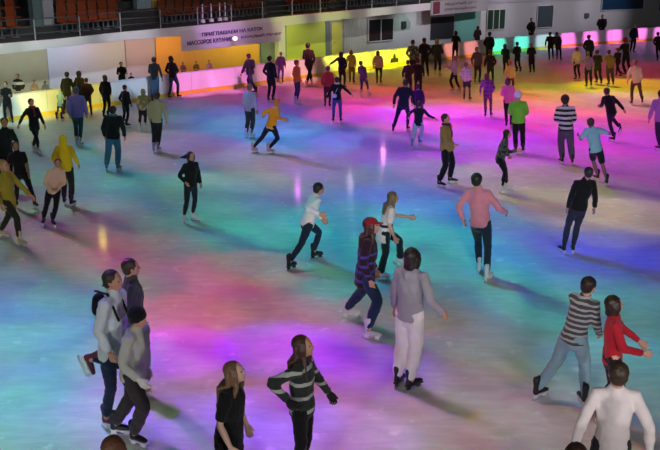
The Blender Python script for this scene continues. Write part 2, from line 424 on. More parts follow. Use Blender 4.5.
# railing
rl = empty('railing', hit(160, FAS)); tag(rl, 'dark metal railing running along the front edge of the stand', 'railing')
RP = offs(FA, .3); ro = rl.location
zr = [z for z in zt]
def rail_pts(dz): return [V((p.x, p.y, z+dz)) for p, z in zip(RP, zr)]
MR = mat('rail_dark', (.10, .11, .12), .5, .5); MRp = mat('rail_post', (.30, .31, .32), .5, .4)
for dz in (.25, .5, .78): MB().tube(rail_pts(dz), [.022]*len(RP), 8).build('rail', MR, rl, origin=ro)
RS = resample(RP, 2.1)
for p in RS:
    best = min(range(len(RP)-1), key=lambda i: abs((p-RP[i]).length+(p-RP[i+1]).length-(RP[i+1]-RP[i]).length))
    L = (RP[best+1]-RP[best]).length; z = zr[best]+(zr[best+1]-zr[best])*((p-RP[best]).length/L)
    MB().box((p.x, p.y, z+.36), (.045, .045, .80)).build('post', MRp, rl, origin=ro)
# white stanchions seen through the railing above the banner
for i, px in enumerate((203.5, 212, 220.5, 226)):
    p, t = stand_pt(px, 0, -.4)
    o = MB().tube([p+V((0, 0, .012)), p+V((0, 0, .04))], [.12, .12], 12).tube([p+V((0, 0, .04)), p+V((0, 0, .78))], [.03, .03], 10).build('stanchion', mat('stanchion_white', (.75, .73, .70), .5), None, origin=p)
    tag(o, ('leftmost', 'second from left', 'third from left', 'rightmost')[i]+' of four white stanchions behind the railing above the banner', 'stanchion', 'white stanchions above the banner')
# ---- banner on the fascia
def strip_pt(px, py, off):
    p = hit(px, off); return V((p.x, p.y, z_at(p, py)))
BO = offs(FAS, -.06)
bn = empty('banner', strip_pt(232, 48, BO)); tag(bn, 'lilac lit cloth banner with two lines of purple letters on the stand front', 'banner')
q = [strip_pt(181, 51.5, BO), strip_pt(281, 41, BO), strip_pt(283, 21, BO), strip_pt(181, 31, BO)]
t = (q[1]-q[0]); t.z = 0; t.normalize(); nn = V((t.y, -t.x, 0))
MB().prism(q, nn*.02).build('cloth', mat('banner_cloth', (.72, .62, .75), .8, var=.04), bn, origin=bn.location)
MT = mat('banner_ink', (.10, .03, .22), .7)
def text(s, p0, p1, h, material, parent, n_, name='lettering', ext=.004):
    cu = bpy.data.curves.new(name, 'FONT'); cu.body = s; cu.size = 1; cu.extrude = ext; cu.offset = .02
    o = bpy.data.objects.new(name, cu); COL.objects.link(o); bpy.context.view_layer.update()
    w = o.dimensions.x; hh = o.dimensions.y
    me = bpy.data.meshes.new_from_object(o.evaluated_get(bpy.context.evaluated_depsgraph_get())); bpy.data.objects.remove(o)
    d = p1-p0; L = d.length; u = d.normalized(); vv = n_.cross(u)*1; vv = V((0, 0, 1))-u*u.z; vv.normalize()
    R = M((u*(L/w), vv*(h/hh), n_)).transposed().to_4x4()
    me.transform(M.Translation(p0-(parent.location if parent else V()))@R); me.materials.clear(); me.materials.append(material)
    o = bpy.data.objects.new(name, me); COL.objects.link(o); o.parent = parent; return o
BT = offs(FAS, -.09)
text('ПРИГЛАШАЕМ НА КАТОК', strip_pt(202, 36.5, BT), strip_pt(263, 30, BT), .17, MT, bn, nn)
text('МАССОВОЕ КАТАНИЕ', strip_pt(187, 45.5, BT), strip_pt(232, 40.5, BT), .19, MT, bn, nn)
text('КАЖДЫЙ ВЕЧЕР', strip_pt(241, 38.5, BT), strip_pt(281, 34.5, BT), .17, MT, bn, nn)
p = strip_pt(235, 38.5, offs(FAS, -.42))
lm = empty('banner_glare', p); tag(lm, 'small round white glare spot glowing in the middle of the lilac banner', 'glare')
MB().ball(p, (.11, .09, .09)).build('glare_ball', mat('glare_glow', (1, .9, .8), emis=(1, .82, .8), es=2.2), lm, True, origin=p)  # glowing ball added to imitate the glare on the banner
MB().tube([p-nn*.30, p-nn*.06], [.03, .03], 8).build('bracket', M_post, lm, origin=p)
# ---- sign at the right end of the stand
SO = offs(WAL, -1.4)
sg = empty('sign_board', strip_pt(460, 12, SO)); tag(sg, 'grey sign board with a dark red mark and two lines of lettering', 'sign')
q = [strip_pt(431, 15.5, SO), strip_pt(487, 10.5, SO), strip_pt(487, -3, SO), strip_pt(431, 1, SO)]
t = (q[1]-q[0]); t.z = 0; t.normalize(); nn2 = V((t.y, -t.x, 0))
MB().prism(q, -nn2*.08).build('board', mat('sign_grey', (.34, .33, .34), .6), sg, origin=sg.location)
ST = offs(WAL, -1.43)
q = [strip_pt(433, 14, ST), strip_pt(439.5, 13.3, ST), strip_pt(439.5, 1.5, ST), strip_pt(433, 2, ST)]
MB().prism(q, nn2*.01).build('red_mark', mat('sign_red', (.16, .03, .05), .6), sg, origin=sg.location)
text('ЛЕДОВЫЙ ДВОРЕЦ', strip_pt(444, 5.5, ST), strip_pt(484, 2.5, ST), .20, mat('sign_ink', (.14, .05, .06)), sg, nn2)
text('СПОРТИВНЫЙ КОМПЛЕКС', strip_pt(444, 10.8, ST), strip_pt(484, 7.5, ST), .17, mat('sign_ink', (.14, .05, .06)), sg, nn2)
p = strip_pt(404, 25, offs(WAL, -.1))
ck = empty('wall_speaker', p); tag(ck, 'small dark speaker on the grey wall right of the double window', 'speaker')
MB().box(p, (.30, .2, .42)).build('cabinet', mat('speaker_black', (.03, .03, .035), .6), ck, origin=p, bevel=.02)
MB().tube([p+nn*.10, p+nn*.12], [.10, .09], 14).build('grille', mat('speaker_grille', (.06, .06, .06), .5), ck, origin=p)
p = strip_pt(587, 15.5, offs(WAL, -.1))
ck = empty('wall_speaker', p); tag(ck, 'small round dark speaker on the grey wall left of the blue window', 'speaker')
MB().box(p, (.34, .2, .34)).build('cabinet', mat('speaker_black', (.03, .03, .035), .6), ck, origin=p, bevel=.02)
MB().tube([p+nn*.10, p+nn*.12], [.12, .10], 14).build('grille', mat('speaker_grille', (.06, .06, .06), .5), ck, origin=p)
# ------------------------------------------------------------------ people
def rotv(v, axis, deg): return M.Rotation(math.radians(deg), 3, axis) @ v
def ik(a, b, l1, l2, pole):
    d = b-a; L = d.length
    if L > (l1+l2)*.995: b = a+d.normalized()*(l1+l2)*.995; d = b-a; L = d.length
    if L < abs(l1-l2)*1.02+.02: L = abs(l1-l2)*1.02+.02
    u = d.normalized(); x = (l1*l1-l2*l2+L*L)/(2*L); h = math.sqrt(max(0, l1*l1-x*x))
    p = pole-u*pole.dot(u); p = p.normalized() if p.length > 1e-4 else u.orthogonal().normalized()
    return a+u*x+p*h, b
def skate(root, ball_pt, fdir, up, colr, bcol, near, S=1.0, label=None):
    """boot with tongue and cuff; holder and blade as sub-parts; ball_pt = point under the middle of the blade"""
    f = fdir.normalized(); u = (up-f*up.dot(f)).normalized(); l = u.cross(f)
    o = ball_pt
    b = MB(); z = .085
    b.tube([o-f*.085*S+u*(z+.035), o+f*.02*S+u*(z+.035), o+f*.09*S+u*(z+.028), o+f*.13*S+u*(z+.022)], [(.036, .034), (.041, .036), (.042, .028), (.034, .022)], 10, side=l)
    b.tube([o-f*.075*S+u*(z+.02), o-f*.07*S+u*(z+.10), o-f*.075*S+u*(z+.20)], [(.036, .042), (.035, .042), (.045, .052)], 10, side=l)
    b.tube([o-f*.02*S+u*(z+.10), o-f*.025*S+u*(z+.235)], [(.026, .014), (.03, .012)], 8, side=l)
    bo = b.build('skate', cloth_boot(colr), root, origin=root.location); fuse(bo, .012 if near else .02, 1)
    if label: bo['label'] = label
    h = MB()
    R = M((l, f, u)).transposed()
    h.box(o+u*(z-.004)-f*.0*S+f*.015, (.062, .255*S, .014), R)
    h.box(o-f*.075*S+u*.055, (.024, .06, .05), R); h.box(o+f*.085*S+u*.055, (.024, .06, .05), R)
    h.build('blade_holder', cloth_boot(bcol), bo, origin=root.location)
    k = MB()
    prof = [(-.14, .034), (-.135, .012), (-.10, .0), (.12, .0), (.155, .016), (.16, .034)]
    k.prism([o+f*x*S+u*y-l*.0025 for x, y in prof], l*.005)
    k.build('blade', mat('steel', (.6, .62, .65), .3, .9, var=.03), bo, origin=root.location)
    return bo
def cloth_boot(h): return mat('boot_'+h, hexc(h), .45, var=.1, scale=30)
def hand_mb(b, wrist, hdir, pn, thumb_side, S, curl=25, k=1.0, spread=1.0):
    """palm and five unequal fingers. pn = palm normal, thumb_side = unit vector to the thumb side"""
    h = hdir.normalized(); ts = (thumb_side-h*thumb_side.dot(h)); ts = ts.normalized() if ts.length > 1e-3 else h.orthogonal().normalized()
    pn2 = ts.cross(h).normalized()
    if pn2.dot(pn) < 0: pn2 = -pn2
    b.tube([wrist-h*.02, wrist+h*.02, wrist+h*.055*S, wrist+h*.085*S], [(.024*k, .018*k), (.03*k, .017*k), (.04*k, .015*k), (.040*k, .013*k)], 10, side=ts)
    for i, (off, L) in enumerate(((.031, .066), (.0105, .075), (-.010, .069), (-.030, .054))):
        p = wrist+h*.082*S+ts*off; d = (h+ts*off*2.2*spread).normalized(); pts = [p-d*.015, p]; ang = curl*(.6+.12*i)
        for sgl in (.45, .32, .25):
            ax = d.cross(pn2).normalized(); d = rotv(d, ax, ang); p = p+d*L*sgl*S; pts.append(p)
        b.tube(pts, [.0105*k, .010*k, .0095*k, .0085*k, .0075*k], 7)
    p = wrist+h*.022*S+ts*.026; d = (h*.75+ts*.65+pn2*.2).normalized(); pts = [p, p+d*.035*S]
    d = (d+h*.35+pn2*.25).normalized(); pts.append(pts[-1]+d*.028*S); pts.append(pts[-1]+(d+h*.3).normalized()*.022*S)
    b.tube(pts, [.014*k, .0125*k, .0105*k, .009*k], 7)

NP = 0
def person(label, head, feet, face, top=('1a1a1e',), bot=('15171c',), hair=('short', '2a1c14'), hat=None, hl='down', hr='down',
           H=None, bend=0, hip=None, skates='111216', hold='d8d8d8', hf=None, nod=0, dy=0, toe=(12, 12), crouch=1.0, sk='c9957a',
           glove=None, scarf=None, extra=None, lean=None, build=1.0, Y=None, shoes=False, kw=None, group='people skating on the ice', headup=.5, fdir=None, bag=None):
    fw = V((math.sin(math.radians(face)), -math.cos(math.radians(face)), 0)); lf = V((math.cos(math.radians(face)), math.sin(math.radians(face)), 0))
    UZ = V((0, 0, 1))
    if feet is None:
        Hh = H or 1.75
        ht = at_z(head[0], head[1], Hh) if Y is None else at_Y(head[0], head[1], Y)
        ln = V((lean[0], lean[1], 0)) if lean else V((0, 0, 0))
        mid = V((ht.x, ht.y, 0))-fw*.02-ln*ht.z
        A = [mid+lf*.12, mid-lf*.12]
    else:
        g = [at_z(f[0], f[1]) for f in feet if len(f) == 2]
        mid = sum(g, V())/len(g)
        A = []
        for f in feet:
            A.append(at_z(f[0], f[1]) if len(f) == 2 else at_Y(f[0], f[1], mid.y+f[2]))
        ht = at_Y(head[0], head[1], mid.y+dy)
    if len(A) == 2 and (A[0]-A[1]).length < .16:
        c = (A[0]+A[1])/2; A = [c+lf*.1, c-lf*.1]
    A.sort(key=lambda p: -(p.dot(lf)))        # A[0] = left foot, A[1] = right foot
    Hb = (H-.10 if (H and feet is not None) else (ht.z-.16)/.96/crouch); Hb = max(.95, min(1.9, Hb))
    S = Hb/1.72
    d0 = mid.y; near = d0 < 13.5; vox = .0075 if d0 < 13.5 else (.012 if d0 < 22 else .018); cv = .014 if near else (.02 if d0 < 25 else .026)
    # ---- spine
    base = V((mid.x, mid.y, .1))
    if hip is not None: P = at_Y(hip[0], hip[1], mid.y+dy*.3); t = (ht-P).normalized()
    else:
        t = (ht-base).normalized(); t = rotv(t, lf, bend) if bend else t     # positive bend = torso tips towards fw
    t = t.normalized()
    if hip is not None and hip: P = ht-t*.455*Hb
    else: P = ht-t*.47*Hb
    # keep feet reachable
    ankles = []
    fds = []
    for i, a in enumerate(A):
        s = 1 if i == 0 else -1
        fd = rotv(fw, UZ, s*toe[i]) if fdir is None else V((math.sin(math.radians(fdir[i])), -math.cos(math.radians(fdir[i])), 0))
        lifted = a.z > .05
        upv = UZ
        if lifted:
            ax = UZ.cross(fd).normalized(); pt = min(70, 25+a.z*90); fd = rotv(fd, ax, pt); upv = rotv(UZ, ax, pt)
        ankles.append(a+upv*(.155)-fd*.06*S); fds.append((fd, upv))
    for _ in range(40):                                                 # taller if the straight legs would not reach
        P0 = ht-t*.47*Hb; hipw = .052*Hb
        if max((an-(P0+lf*(hipw if i == 0 else -hipw))).length for i, an in enumerate(ankles)) < .488*Hb or Hb > 1.93 or (feet and H): break
        Hb *= 1.008
    S = Hb/1.72; P = P0
    hipw = .052*Hb
    for _ in range(12):
        ok = True
        for i, an in enumerate(ankles):
            j = P+lf*(hipw if i == 0 else -hipw)
            if (an-j).length > .488*Hb:
                ok = False; P = P+(an-j).normalized()*((an-j).length-.486*Hb)*.6
        if ok: break
    t = (ht-P).normalized()
    N = ht-t*.172*Hb; C = P+(N-P)*.65
    sf = lf.cross(t).normalized()              # chest forward
    if sf.dot(fw) < 0: sf = -sf
    hfa = face if hf is None else hf
    hfw = V((math.sin(math.radians(hfa)), -math.cos(math.radians(hfa)), 0)); hlf = V((math.cos(math.radians(hfa)), math.sin(math.radians(hfa)), 0))
    hup = (t*(1-headup)+UZ*headup).normalized()
    if nod: hup = rotv(hup, hlf, nod)
    hfw = (hfw-hup*hfw.dot(hup)).normalized(); hlf = hup.cross(hfw); hlf = -hlf if hlf.dot(V((math.cos(math.radians(hfa)), math.sin(math.radians(hfa)), 0))) < 0 else hlf
    hc = ht-hup*.066*Hb
    fr = (hlf, hfw, hup)
    hr_ = .066*Hb*(1.12 if d0 > 22 else 1.05); hk_ = hr_/.066
    # ---- joints
    sh = [N+lf*.097*Hb*build-t*.016*Hb, N-lf*.097*Hb*build-t*.016*Hb]
    hands = []; elbows = []
    for i, hs in enumerate((hl, hr)):
        s = 1 if i == 0 else -1; o = lf*s; pole = -fw*.7-UZ*.5+o*.5
        j = sh[i]
        if isinstance(hs, tuple):
            w = at_Y(hs[0], hs[1], j.y+(hs[2] if len(hs) > 2 else 0)); w = w-(w-j).normalized()*.05*S
        elif hs == 'down': w = j-t*.0-UZ*.30*Hb+o*.045*Hb+fw*.035*Hb
        elif hs == 'hang': w = j-UZ*.29*Hb+o*.09*Hb-fw*.03*Hb
        elif hs == 'front': w = P+t*.06*Hb+sf*.125*Hb-o*.0*Hb+o*.03*Hb; pole = o-UZ*.5-fw*.4
        elif hs == 'pocket': w = P+t*.015*Hb+o*.105*Hb+sf*.04*Hb; pole = o*.7-fw*.8
        elif hs == 'out': w = j+o*.24*Hb-UZ*.16*Hb+fw*.02*Hb
        elif hs == 'fwd': w = j+fw*.22*Hb-UZ*.12*Hb+o*.02; pole = -UZ+o*.3
        elif hs == 'back': w = P+t*.03*Hb-sf*.10*Hb-o*.0; pole = o-fw*.3
        elif hs == 'phone': w = hc+o*.06*Hb+fw*.03-UZ*.03; pole = o*.6-UZ
        else: w = j-UZ*.28*Hb
        e, w = ik(j, w, .172*Hb, .150*Hb, pole)
        elbows.append(e); hands.append(w)
    hips = [P+lf*hipw, P-lf*hipw]; knees = []
    for i in range(2):
        fd = fds[i][0]; fd = V((fd.x, fd.y, 0)).normalized()
        k, a = ik(hips[i], ankles[i], .246*Hb, .246*Hb, (fd*.6+fw*.6).normalized()); knees.append(k); ankles[i] = a
    bdd = min(((mid-a).dot(V((-(b-a).y, (b-a).x, 0)).normalized()) for a, b in zip(BD, BD[1:]) if px_of(a)-60 < px_of(mid) < px_of(b)+60), key=abs, default=9)
    if abs(bdd) < .5: print('NEARBOARD', round(bdd, 2), label)
    root = empty('person', (mid.x, mid.y, 0)); o0 = root.location.copy()
    tag(root, label, 'person', group)
    # ---- body (one continuous skin)
    B = MB()
    B.tube([P-t*.03*Hb, P+t*.03*Hb, P+t*.11*Hb, C, P+t*.25*Hb, N], [(.082*Hb, .058*Hb), (.085*Hb, .06*Hb), (.070*Hb, .05*Hb), (.085*Hb, .058*Hb), (.09*Hb, .052*Hb), (.05*Hb, .04*Hb)], 14, side=lf)
    nk = hc-hup*.05*Hb-hfw*.012*Hb
    B.tube([N-t*.02*Hb, (N+nk)/2, nk+hup*.02*Hb], [(.036*Hb, .036*Hb), (.031*Hb, .033*Hb), (.031*Hb, .033*Hb)], 10, side=lf)
    def jaw(q):
        f = max(0, -q.z); return V((q.x*(1-.28*f), q.y*(1-.10*f)+.04*f, q.z))
    B.ball(hc+hup*.012*Hb-hfw*.006*Hb, (.0445*hr_/.066, .056*hr_/.066, .052*hr_/.066), fr, 16)
    B.ball(hc-hup*.016*Hb+hfw*.010*Hb, (.038*hr_/.066, .044*hr_/.066, .049*hr_/.066), fr, 14, jaw)
    B.tube([hc+hup*.008*Hb+hfw*.048*Hb, hc-hup*.008*Hb+hfw*.062*Hb, hc-hup*.014*Hb+hfw*.054*Hb], [.006*Hb, .0075*Hb, .007*Hb], 8)
    B.ball(hc-hup*.032*Hb+hfw*.050*Hb, (.014*Hb, .006*Hb, .0045*Hb), fr, 8)
    B.ball(hc-hup*.052*Hb+hfw*.042*Hb, (.013*Hb, .010*Hb, .008*Hb), fr, 8)
    for s in (1, -1):
        B.ball(hc+hlf*s*.045*Hb-hup*.004*Hb-hfw*.004*Hb, (.005*Hb, .010*Hb, .017*Hb), fr, 8)
    for i in range(2):
        s = 1 if i == 0 else -1
        B.tube([N-t*.01*Hb, sh[i], sh[i]*.5+elbows[i]*.5, elbows[i]], [.032*Hb, .031*Hb, .026*Hb, .0225*Hb], 10)
        B.tube([elbows[i], elbows[i]*.6+hands[i]*.4, hands[i]], [.0225*Hb, .0225*Hb, (.0155*Hb)], 10)
        hd = (hands[i]-elbows[i]).normalized(); hd = (hd*.85-UZ*.15).normalized()
        inn = -lf*s; tsd = fw if abs(hd.dot(fw)) < .7 else UZ
        hand_mb(B, hands[i], hd, inn if tsd is fw else -UZ, tsd, S*(1.0 if Hb > 1.5 else .85), 22, 1.0 if near else (1.15 if vox < .015 else 1.5), 1.0 if near else 1.6)
        B.tube([hips[i]+t*.02*Hb, hips[i]*.6+knees[i]*.4, knees[i]], [.046*Hb, .042*Hb, .030*Hb], 10)
        B.tube([knees[i], knees[i]*.65+ankles[i]*.35, ankles[i]], [.029*Hb, .031*Hb, .020*Hb], 10)
        fd, uv = fds[i]; B.tube([ankles[i], ankles[i]-uv*.04+fd*.06*S, ankles[i]-uv*.045+fd*.13*S], [.02*Hb, .019*Hb, .013*Hb], 8)
    bo = B.build('body', skin(sk), root, origin=o0); fuse(bo, vox, 1)
    # ---- eyes
    if d0 < 24:
        for s in (1, -1):
            MB().ball(hc+hlf*s*.0185*Hb+hup*.006*Hb+hfw*.0465*Hb, (.0075*Hb, .005*Hb, .0045*Hb), fr, 8).build('eye', mat('eye', (.03, .02, .02), .2), root, True, origin=o0)
    # ---- trousers / shorts / skirt
    bc = cloth(*bot[:1], **(bot[2] if len(bot) > 2 else {})); style = bot[1] if len(bot) > 1 else 'slim'
    lo = {'slim': 1.0, 'wide': 1.35, 'flare': 1.1, 'shorts': 1.25, 'skirt': 1.0, 'loose': 1.2}[style]
    T = MB()
    T.tube([P+t*.055*Hb, P, P-t*.045*Hb], [(.082*Hb, .060*Hb), (.095*Hb, .070*Hb), (.085*Hb, .066*Hb)], 14, side=lf)
    for i in range(2):
        hp, kn, an = hips[i], knees[i], ankles[i]
        if style == 'shorts':
            e = hp*.22+kn*.78
            T.tube([hp-t*.0*Hb, hp*.5+kn*.5, e], [.055*Hb, .053*Hb, .050*Hb], 12)
        else:
            an2 = an+ (kn-an).normalized()*.035*Hb
            T.tube([hp, hp*.55+kn*.45, kn], [.055*Hb*(.6+.4*lo), .051*Hb*(.5+.5*lo), .038*Hb*lo], 12)
            T.tube([kn, kn*.6+an*.4, kn*.2+an*.8, an2], [.038*Hb*lo, .037*Hb*lo, (.031 if style != 'flare' else .040)*Hb*lo, (.029 if style != 'flare' else .046)*Hb*lo], 12)
    if style == 'skirt':
        T.tube([P+t*.03*Hb, P-UZ*.05*Hb, P-UZ*.14*Hb], [(.09*Hb, .07*Hb), (.11*Hb, .09*Hb), (.13*Hb, .11*Hb)], 16, side=lf)
    to = T.build('shorts' if style == 'shorts' else 'trousers', bc, root, origin=o0); fuse(to, cv, 2, .026 if near else .016, .08)
    # ---- top
    kt = top[2] if len(top) > 2 else {}
    st = (top[1] if len(top) > 1 else 'jacket').split()
    short = 'short' in st; lng = 'long' in st; puffy = 'puffy' in st; hood = 'hood' in st; vest = 'vest' in st
    tight = 'tight' in st
    w = (1.18 if puffy else (.97 if tight else 1.07))*build
    J = MB(); hem = -.10 if lng else -.035
    if 'dress' in st: hem = -.17
    J.tube([P+t*hem*Hb, P+t*.02*Hb, P+t*.10*Hb, C, P+t*.255*Hb, N+t*.012*Hb], [(.094*Hb*w, .074*Hb*w), (.093*Hb*w, .072*Hb*w), (.083*Hb*w, .066*Hb*w), (.094*Hb*w, .072*Hb*w), (.096*Hb*w, .060*Hb*w), (.052*Hb, .045*Hb)], 18, side=lf, capr=.22)
    for i in range(2):
        a, e, h = sh[i], elbows[i], hands[i]
        if vest: J.tube([N, a], [.042*Hb, .043*Hb*w], 10); continue
        J.tube([N-t*.012*Hb, a, a*.5+e*.5, a*.2+e*.8 if short else e], [.037*Hb, .037*Hb*w, .033*Hb*w, .031*Hb*w], 12, capr=.4)
        if not short:
            J.tube([e, e*.5+h*.5, e*.06+h*.94], [.031*Hb*w, .028*Hb*w, .024*Hb*w], 12, capr=.3)
    J.tube([N, N+t*.028*Hb], [(.047*Hb, .045*Hb), (.043*Hb, .043*Hb)], 12, side=lf)
    if hood:
        J.tube([N+lf*.05*Hb-sf*.02*Hb, N-sf*.055*Hb-t*.01*Hb, N-lf*.05*Hb-sf*.02*Hb], [.024*Hb, .035*Hb, .024*Hb], 10)
    if 'hoodup' in st:
        def hd_(q): return V((q.x, q.y, q.z))
        J.ball(hc+hup*.006*Hb-hfw*.022*Hb, (.060*Hb, .063*Hb, .068*Hb), fr, 16)
        J.tube([N-sf*.02*Hb, hc-hfw*.03*Hb], [.055*Hb, .055*Hb], 12)
    nm = kt.get('name') or ('t_shirt' if short else ('sweater' if 'knit' in st else ('vest' if vest else 'jacket')))
    jo = J.build(nm, cloth(top[0], **{a: b for a, b in kt.items() if a != 'name'}), root, origin=o0); fuse(jo, cv, 2, (.034 if near else .024)*(.6 if tight else 1), .09)
    if 'label' in st: pass
    # ---- hair
    hs, hcol = hair[0], hair[1]
    if hs != 'none' and 'hoodup' not in st:
        Q = MB()
        Q.ball(hc+hup*.019*Hb-hfw*.016*Hb, (.051*hk_, .057*hk_, .052*hk_), fr, 16)
        Q.ball(hc-hup*.008*Hb-hfw*.030*Hb, (.046*hk_, .036*hk_, .045*hk_), fr, 14)
        if hs in ('bob', 'long', 'flying'):
            for s in (1, -1):
                Q.tube([hc+hup*.03*Hb+hlf*s*.038*Hb, hc-hup*.01*Hb+hlf*s*.049*Hb, hc-hup*.06*Hb+hlf*s*.045*Hb-hfw*.01*Hb], [(.014*Hb, .03*Hb), (.013*Hb, .033*Hb), (.012*Hb, .026*Hb)], 10, side=hlf)
            Q.tube([hc-hfw*.035*Hb+hup*.02*Hb, hc-hfw*.042*Hb-hup*.07*Hb], [(.046*Hb, .022*Hb), (.042*Hb, .018*Hb)], 12, side=hlf)
        if hs == 'long':
            for q in (-1, -.35, .35, 1):
                x = hlf*q*.034*Hb
                e = N-sf*.062*Hb-t*(.10+.012*abs(q)*(-1)**int(q*3))*Hb
                Q.tube([hc-hfw*.035*Hb+x, hc-hfw*.045*Hb-hup*.07*Hb+x, N-sf*.060*Hb+t*.01*Hb+x*1.25, e+x*1.4], [(.026*Hb, .022*Hb), (.030*Hb, .022*Hb), (.034*Hb, .022*Hb), (.016*Hb, .012*Hb)], 10, side=hlf)
            for s in (1, -1):
                x = hlf*s*.04*Hb
                Q.tube([hc+x-hup*.03*Hb, hc+x*1.15-hup*.08*Hb+hfw*.005*Hb, N+x*1.45+sf*.035*Hb-t*.04*Hb, N+x*1.45+sf*.050*Hb-t*.10*Hb], [(.014*Hb, .02*Hb), (.015*Hb, .02*Hb), (.016*Hb, .014*Hb), (.008*Hb, .006*Hb)], 10, side=hlf)
        if hs == 'flying':
            for q in (-1, 0, 1):
                Q.tube([hc-hfw*.04*Hb, hc-hfw*.10*Hb+hup*.02*Hb*q+hlf*q*.03*Hb, hc-hfw*.19*Hb-hup*.02*Hb*(1-q)+hlf*q*.06*Hb], [.036*Hb, .03*Hb, .012*Hb], 8)
        if hs == 'pony':
            Q.tube([hc-hfw*.055*Hb+hup*.03*Hb, hc-hfw*.085*Hb+hup*.01*Hb, hc-hfw*.09*Hb-hup*.06*Hb, hc-hfw*.08*Hb-hup*.12*Hb], [.012*Hb, .02*Hb, .018*Hb, .006*Hb], 10)
        ho = Q.build('hair', hairmat(hcol), root, origin=o0); fuse(ho, .008 if near else (.012 if d0 < 25 else .018), 1, .010, .03)
    # ---- hat
    if hat:
        Q = MB(); hk, hcl = hat[0], hat[1]
        def cut(q): return V((q.x, q.y, max(q.z, -.12)))
        if hk == 'beanie':
            Q.ball(hc+hup*.024*Hb-hfw*.010*Hb, (.056*hk_, .064*hk_, .054*hk_), fr, 16, cut)
            Q.tube([hc+hup*.016*Hb-hfw*.010*Hb, hc+hup*.032*Hb-hfw*.010*Hb], [(.058*hk_, .066*hk_)]*2, 16, side=hlf)
        if hk == 'cap':
            Q.ball(hc+hup*.024*Hb-hfw*.008*Hb, (.054*hk_, .062*hk_, .048*hk_), fr, 16, cut)
            Q.tube([hc+hup*.022*Hb+hfw*.03*Hb, hc+hup*.016*Hb+hfw*.095*Hb], [(.044*Hb, .006*Hb), (.030*Hb, .005*Hb)], 12, side=hlf)
        qo = Q.build('hat' if hk == 'beanie' else 'cap', cloth(hcl), root, origin=o0); fuse(qo, .009 if near else .014, 1)
    if scarf:
        Q = MB(); R_ = .05*Hb; ring = [N+t*.03*Hb+lf*math.cos(a)*R_+sf*math.sin(a)*R_ for a in [k*math.pi/5 for k in range(11)]]
        Q.tube(ring, [.020*Hb]*11, 8); Q.tube([N+sf*.05*Hb+t*.02*Hb, N+sf*.085*Hb-t*.08*Hb, N+sf*.088*Hb-t*.15*Hb], [(.025*Hb, .008*Hb)]*3, 8, side=lf)
        fuse(Q.build('scarf', cloth(scarf), root, origin=o0), .012 if near else .018, 1)
    # ---- gloves
    if glove:
        for i in range(2):
            Q = MB(); hd = (hands[i]-elbows[i]).normalized(); hd = (hd*.85-UZ*.15).normalized(); s = 1 if i == 0 else -1
            tsd = fw if abs(hd.dot(fw)) < .7 else UZ
            Q.tube([hands[i]-(hands[i]-elbows[i]).normalized()*.05, hands[i]+hd*.01], [.028*S+.004, .03*S], 10)
            hand_mb(Q, hands[i], hd, -lf*s if tsd is fw else -UZ, tsd, S*1.04, 22, 1.3 if near else 1.6, 1.3)
            fuse(Q.build('glove', cloth(glove), root, origin=o0), .008 if near else .014, 1)
    # ---- bag / backpack
    if bag:
        kind, bcl = bag
        Q = MB()
        if kind == 'backpack':
            kb = .6 if near else 1.0; c = C-sf*.10*Hb+t*(.02 if not near else .06)*Hb; Q.ball(c, (.085*Hb*kb, .05*Hb*kb, .125*Hb*kb), (lf, sf, t), 14, lambda q: V((math.copysign(abs(q.x)**.6, q.x), math.copysign(abs(q.y)**.7, q.y), math.copysign(abs(q.z)**.6, q.z))))
            for s in (1, -1): Q.tube([c+lf*s*.05*Hb+t*.11*Hb, sh[0 if s > 0 else 1]*.6+N*.4+t*.045*Hb, C+sf*.08*Hb+lf*s*.06*Hb], [(.016*Hb, .006*Hb)]*3, 8, side=lf)
            nm = 'backpack'
        else:
            c = P-sf*.08*Hb+lf*(.06*Hb)+t*.05*Hb; Q.ball(c, (.06*Hb, .028*Hb, .045*Hb), (lf, sf, t), 12, lambda q: V((math.copysign(abs(q.x)**.6, q.x), math.copysign(abs(q.y)**.7, q.y), math.copysign(abs(q.z)**.6, q.z))))
            Q.tube([c+t*.03*Hb, C-sf*.085*Hb, sh[1]*.5+N*.5+t*.045*Hb, C+sf*.085*Hb-lf*.02*Hb], [(.012*Hb, .005*Hb)]*4, 8, side=lf); nm = 'shoulder_bag'
        fuse(Q.build(nm, cloth(bcl), root, origin=o0), .014, 1)
    for i in range(2):
        a = ankles[i]; fd, uv = fds[i]; bp_ = a-uv*.155+fd*.06*S
        skate(root, bp_, fd, uv, skates, hold, near, S)
    return root
# ------------------------------------------------------------------ the skaters, near to far
P_ = person
# foreground
P_('white shirted man seen from behind at the bottom right corner', (619, 362), None, 172, ('e8dcdc', 'tight', {'name': 'shirt'}), ('23262e',), ('short', '3a2c22'), H=1.80, hl='hang', hr='hang', build=1.05, sk='c79a84')
P_('brown haired head at the bottom edge, below the man in the black beanie', (114, 436), None, 150, ('2a2a30',), ('15171c',), ('bob', '6b4630'), H=1.68)
P_('dark brown haired head at the bottom edge, just left of the white shirted man', (577, 443), None, 160, ('2a2a30',), ('15171c',), ('short', '2e1c16'), H=1.70)
P_('young woman with long brown hair and black short sleeved top at the bottom edge', (233, 362), None, 75, ('0e0e10', 'short long puffy', {'name': 't_shirt'}), ('101014',), ('long', '7a5a44'), H=1.64, nod=-14, hl='down', hr='down', sk='dcb4a0', bend=4)
P_('young woman in a dark zip top with pale grey stripes, black trousers and gloves', (302, 336), None, 75, ('2c3330', 'jacket', {'kind': 'stripe', 'h2': 'b4b8b4', 'freq': 6.5, 'duty': .26, 'z0': .9}), ('0c0c10',), ('long', '4a2e28'), H=1.70, hl=(331, 396, .15), hr=(286, 405, -.1), glove='141418', nod=-8)
